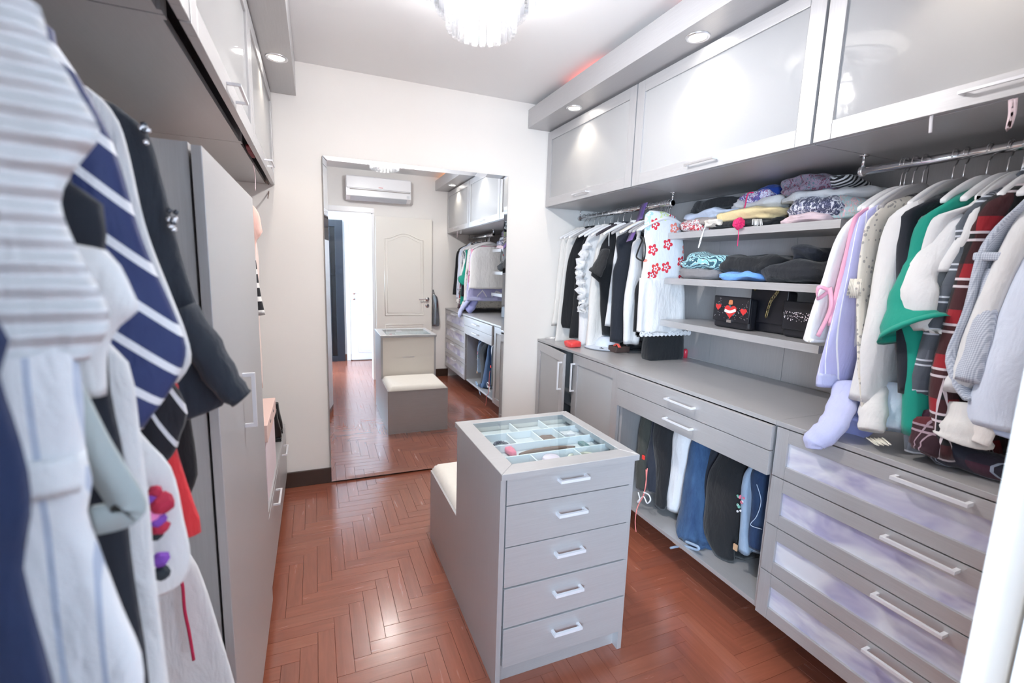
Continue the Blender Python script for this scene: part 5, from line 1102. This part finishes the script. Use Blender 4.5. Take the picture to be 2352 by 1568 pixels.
g, r_ = garL('puff_sleeve_jumper', 'white top with soft puff sleeve behind the ribbed dress', 'top', .485, [(170, 560), (250, 575), (312, 675), (320, 712), (275, 748), (245, 800), (240, 900)], FUZ, .022, seed=84)
g, r_ = garL('black_dress', 'long black dress with sage green belt', 'dress', .53, [(120, 330), (165, 420), (240, 470), (246, 600), (255, 800), (262, 900), (292, 1060), (300, 1200), (335, 1480), (348, 1600)], CB2, .022, seed=85, zend=.72)
b = NB(); ribbon(b, smoothpath([bp(px, py, 'y', .462) for px, py in ((110, 835), (150, 905), (215, 1030), (290, 1150), (284, 1178), (215, 1195))], 6), [.024]*31, (1, 0, .7), .003); part(b, 'belt', SAGE, g, True, label='sage green fabric belt')
garL('fuzzy_cardigan', 'long white fuzzy cardigan beside the black dress', 'cardigan', .575, [(160, 560), (250, 780), (300, 830), (326, 980), (346, 1160), (356, 1300), (385, 1500), (400, 1600)], FUZ, .020, seed=86, zend=.70)
garL('striped_shirt', 'navy shirt with diagonal white stripes', 'shirt', .635, [(80, 35), (130, 105), (190, 195), (260, 330), (330, 560), (400, 740), (418, 800), (405, 860), (332, 985)], NST, .024, seed=87)
g, r_ = garL('pompom_blouse', 'white top with colourful pompoms and tassels', 'top', .665, [(320, 1000), (385, 1075), (415, 1200), (432, 1290), (420, 1340), (390, 1362)], CW, .018, seed=88)
pomc = [plain('pom_crimson', (.45, .02, .06), .8), plain('pom_violet', (.20, .06, .42), .8), plain('pom_pink', (.85, .25, .55), .8), plain('pom_black', (.02, .03, .04), .8)]
for q, (px, py, r2, ci) in enumerate(((356, 1128, .007, 0), (350, 1146, .008, 1), (372, 1156, .013, 0), (350, 1182, .011, 2), (360, 1192, .010, 1), (366, 1210, .010, 0), (356, 1224, .009, 3), (368, 1285, .009, 1), (372, 1315, .009, 3))):
    b = NB(); bmesh.ops.create_icosphere(b, subdivisions=2, radius=r2, matrix=Matrix.Translation(bp(px, py, 'y', .636)));
    for v in b.verts: v.co += noise.noise_vector(v.co*220)*.0025
    part(b, 'pompom', pomc[ci], g)
garL('white_cardigan', 'thin white cardigan edge between the striped shirt and the jacket', 'cardigan', .71, [(195, 198), (250, 250), (278, 305), (335, 520), (398, 680), (432, 770), (442, 830), (415, 872)], FUZ, .018, seed=89)
garL('pleated_skirt', 'black skirt with thin white stripes on the left rail', 'skirt', .745, [(395, 870), (428, 950), (412, 1000), (395, 1050), (355, 1085)], BKS, .016, fold=.010, k=60, seed=90)
garL('red_blouse', 'crumpled coral red blouse on the left rail', 'blouse', .785, [(400, 862), (412, 915), (402, 990), (420, 1080), (442, 1160), (456, 1220), (425, 1240)], REDC, .020, fold=.010, k=55, seed=91, wob=.012)
g, r_ = garL('charcoal_jacket', 'charcoal jacket with beaded sleeve beside the tall cupboard', 'jacket', .86, [(262, 240), (285, 258), (335, 300), (375, 420), (402, 520), (450, 680), (497, 815), (520, 860), (505, 935), (440, 960)], CHA, .030, fold=.005, seed=92)
p0, p1, p2 = bp(470, 800, 'y', .835), bp(520, 880, 'y', .835), bp(555, 915, 'y', .835); sleeve(g, [p0+Vector((-.03, 0, .06)), p0, p1, p2], [.030, .032, .028, .022], CHA, 'cuff', .8)
bead = plain('clear_beads', (.75, .75, .78), .15, .7); bead2 = plain('dark_beads', (.05, .06, .08), .2)
for px, py in ((335, 308), (396, 505)):
    for q in range(10):
        p = bp(px+R.uniform(-12, 10), py+R.uniform(-22, 22), 'y', .832); b = NB(); bmesh.ops.create_icosphere(b, subdivisions=1, radius=.0045, matrix=Matrix.Translation(p)); part(b, 'bead', bead if q % 3 else bead2, g)
garL('black_trousers', 'slim black trousers behind the coral red blouse', 'trousers', .92, [(425, 800), (440, 950), (456, 1090), (442, 1135)], CB, .022, seed=93)
g, r_ = garL('white_long_dress', 'long plain white dress reaching low beside the cupboard', 'dress', .99, [(380, 1100), (418, 1240), (452, 1300), (500, 1430), (548, 1590)], CW, .022, fold=.008, seed=94, zend=.45)
b = NB(); tube(b, smoothpath([bp(px, py, 'y', .955) for px, py in ((416, 1332), (420, 1350), (424, 1400), (434, 1450), (445, 1515))], 5), .003, 6); part(b, 'drawstring', plain('red_cord', (.55, .02, .08), .6), g, True, label='thin red drawstring')
# far left corner clothes
def garC(name, label, cat, y, sil, mat, seed, zt=1.70):
    P = [bp(px, py, 'y', y) for px, py in sil]; rows = [(1.745, LX-.05, LX+.05, y, .008), (1.70, -.70, P[0].x-.06, y, .02)]+[(p.z, -.74, p.x, y, .026) for p in P if p.z < 1.69]
    g = thing(name, label, cat, (LX, y, rows[-1][0]), 'clothes in the left corner by the mirror wall'); part(slab(rows, fold=.006, k=34, seed=seed), 'body', mat, g, True); hanger(y, white_h, 'white hanger holding the %s' % ' '.join(label.split()[:5]), rx=LX, rz=LZ, zt=1.735, half=.17)
garC('striped_dress', 'black and white block striped dress behind the cupboard', 'dress', 2.08, [(580, 560), (588, 600), (597, 660), (611, 722)], cloth('block_stripe', (.010, .010, .014), 'sz', (.82, .80, .78), 19, c3=.36), 95)
garC('peach_blouse', 'peach pink blouse in the left corner', 'blouse', 2.22, [(603, 532), (590, 552), (588, 600), (590, 700)], cloth('peach', (.86, .55, .48)), 96)
garC('blush_dress', 'long blush dress hanging beside the mirror wall', 'dress', 2.45, [(590, 560), (596, 700), (602, 820), (606, 890)], cloth('blush', (.84, .70, .65)), 97)
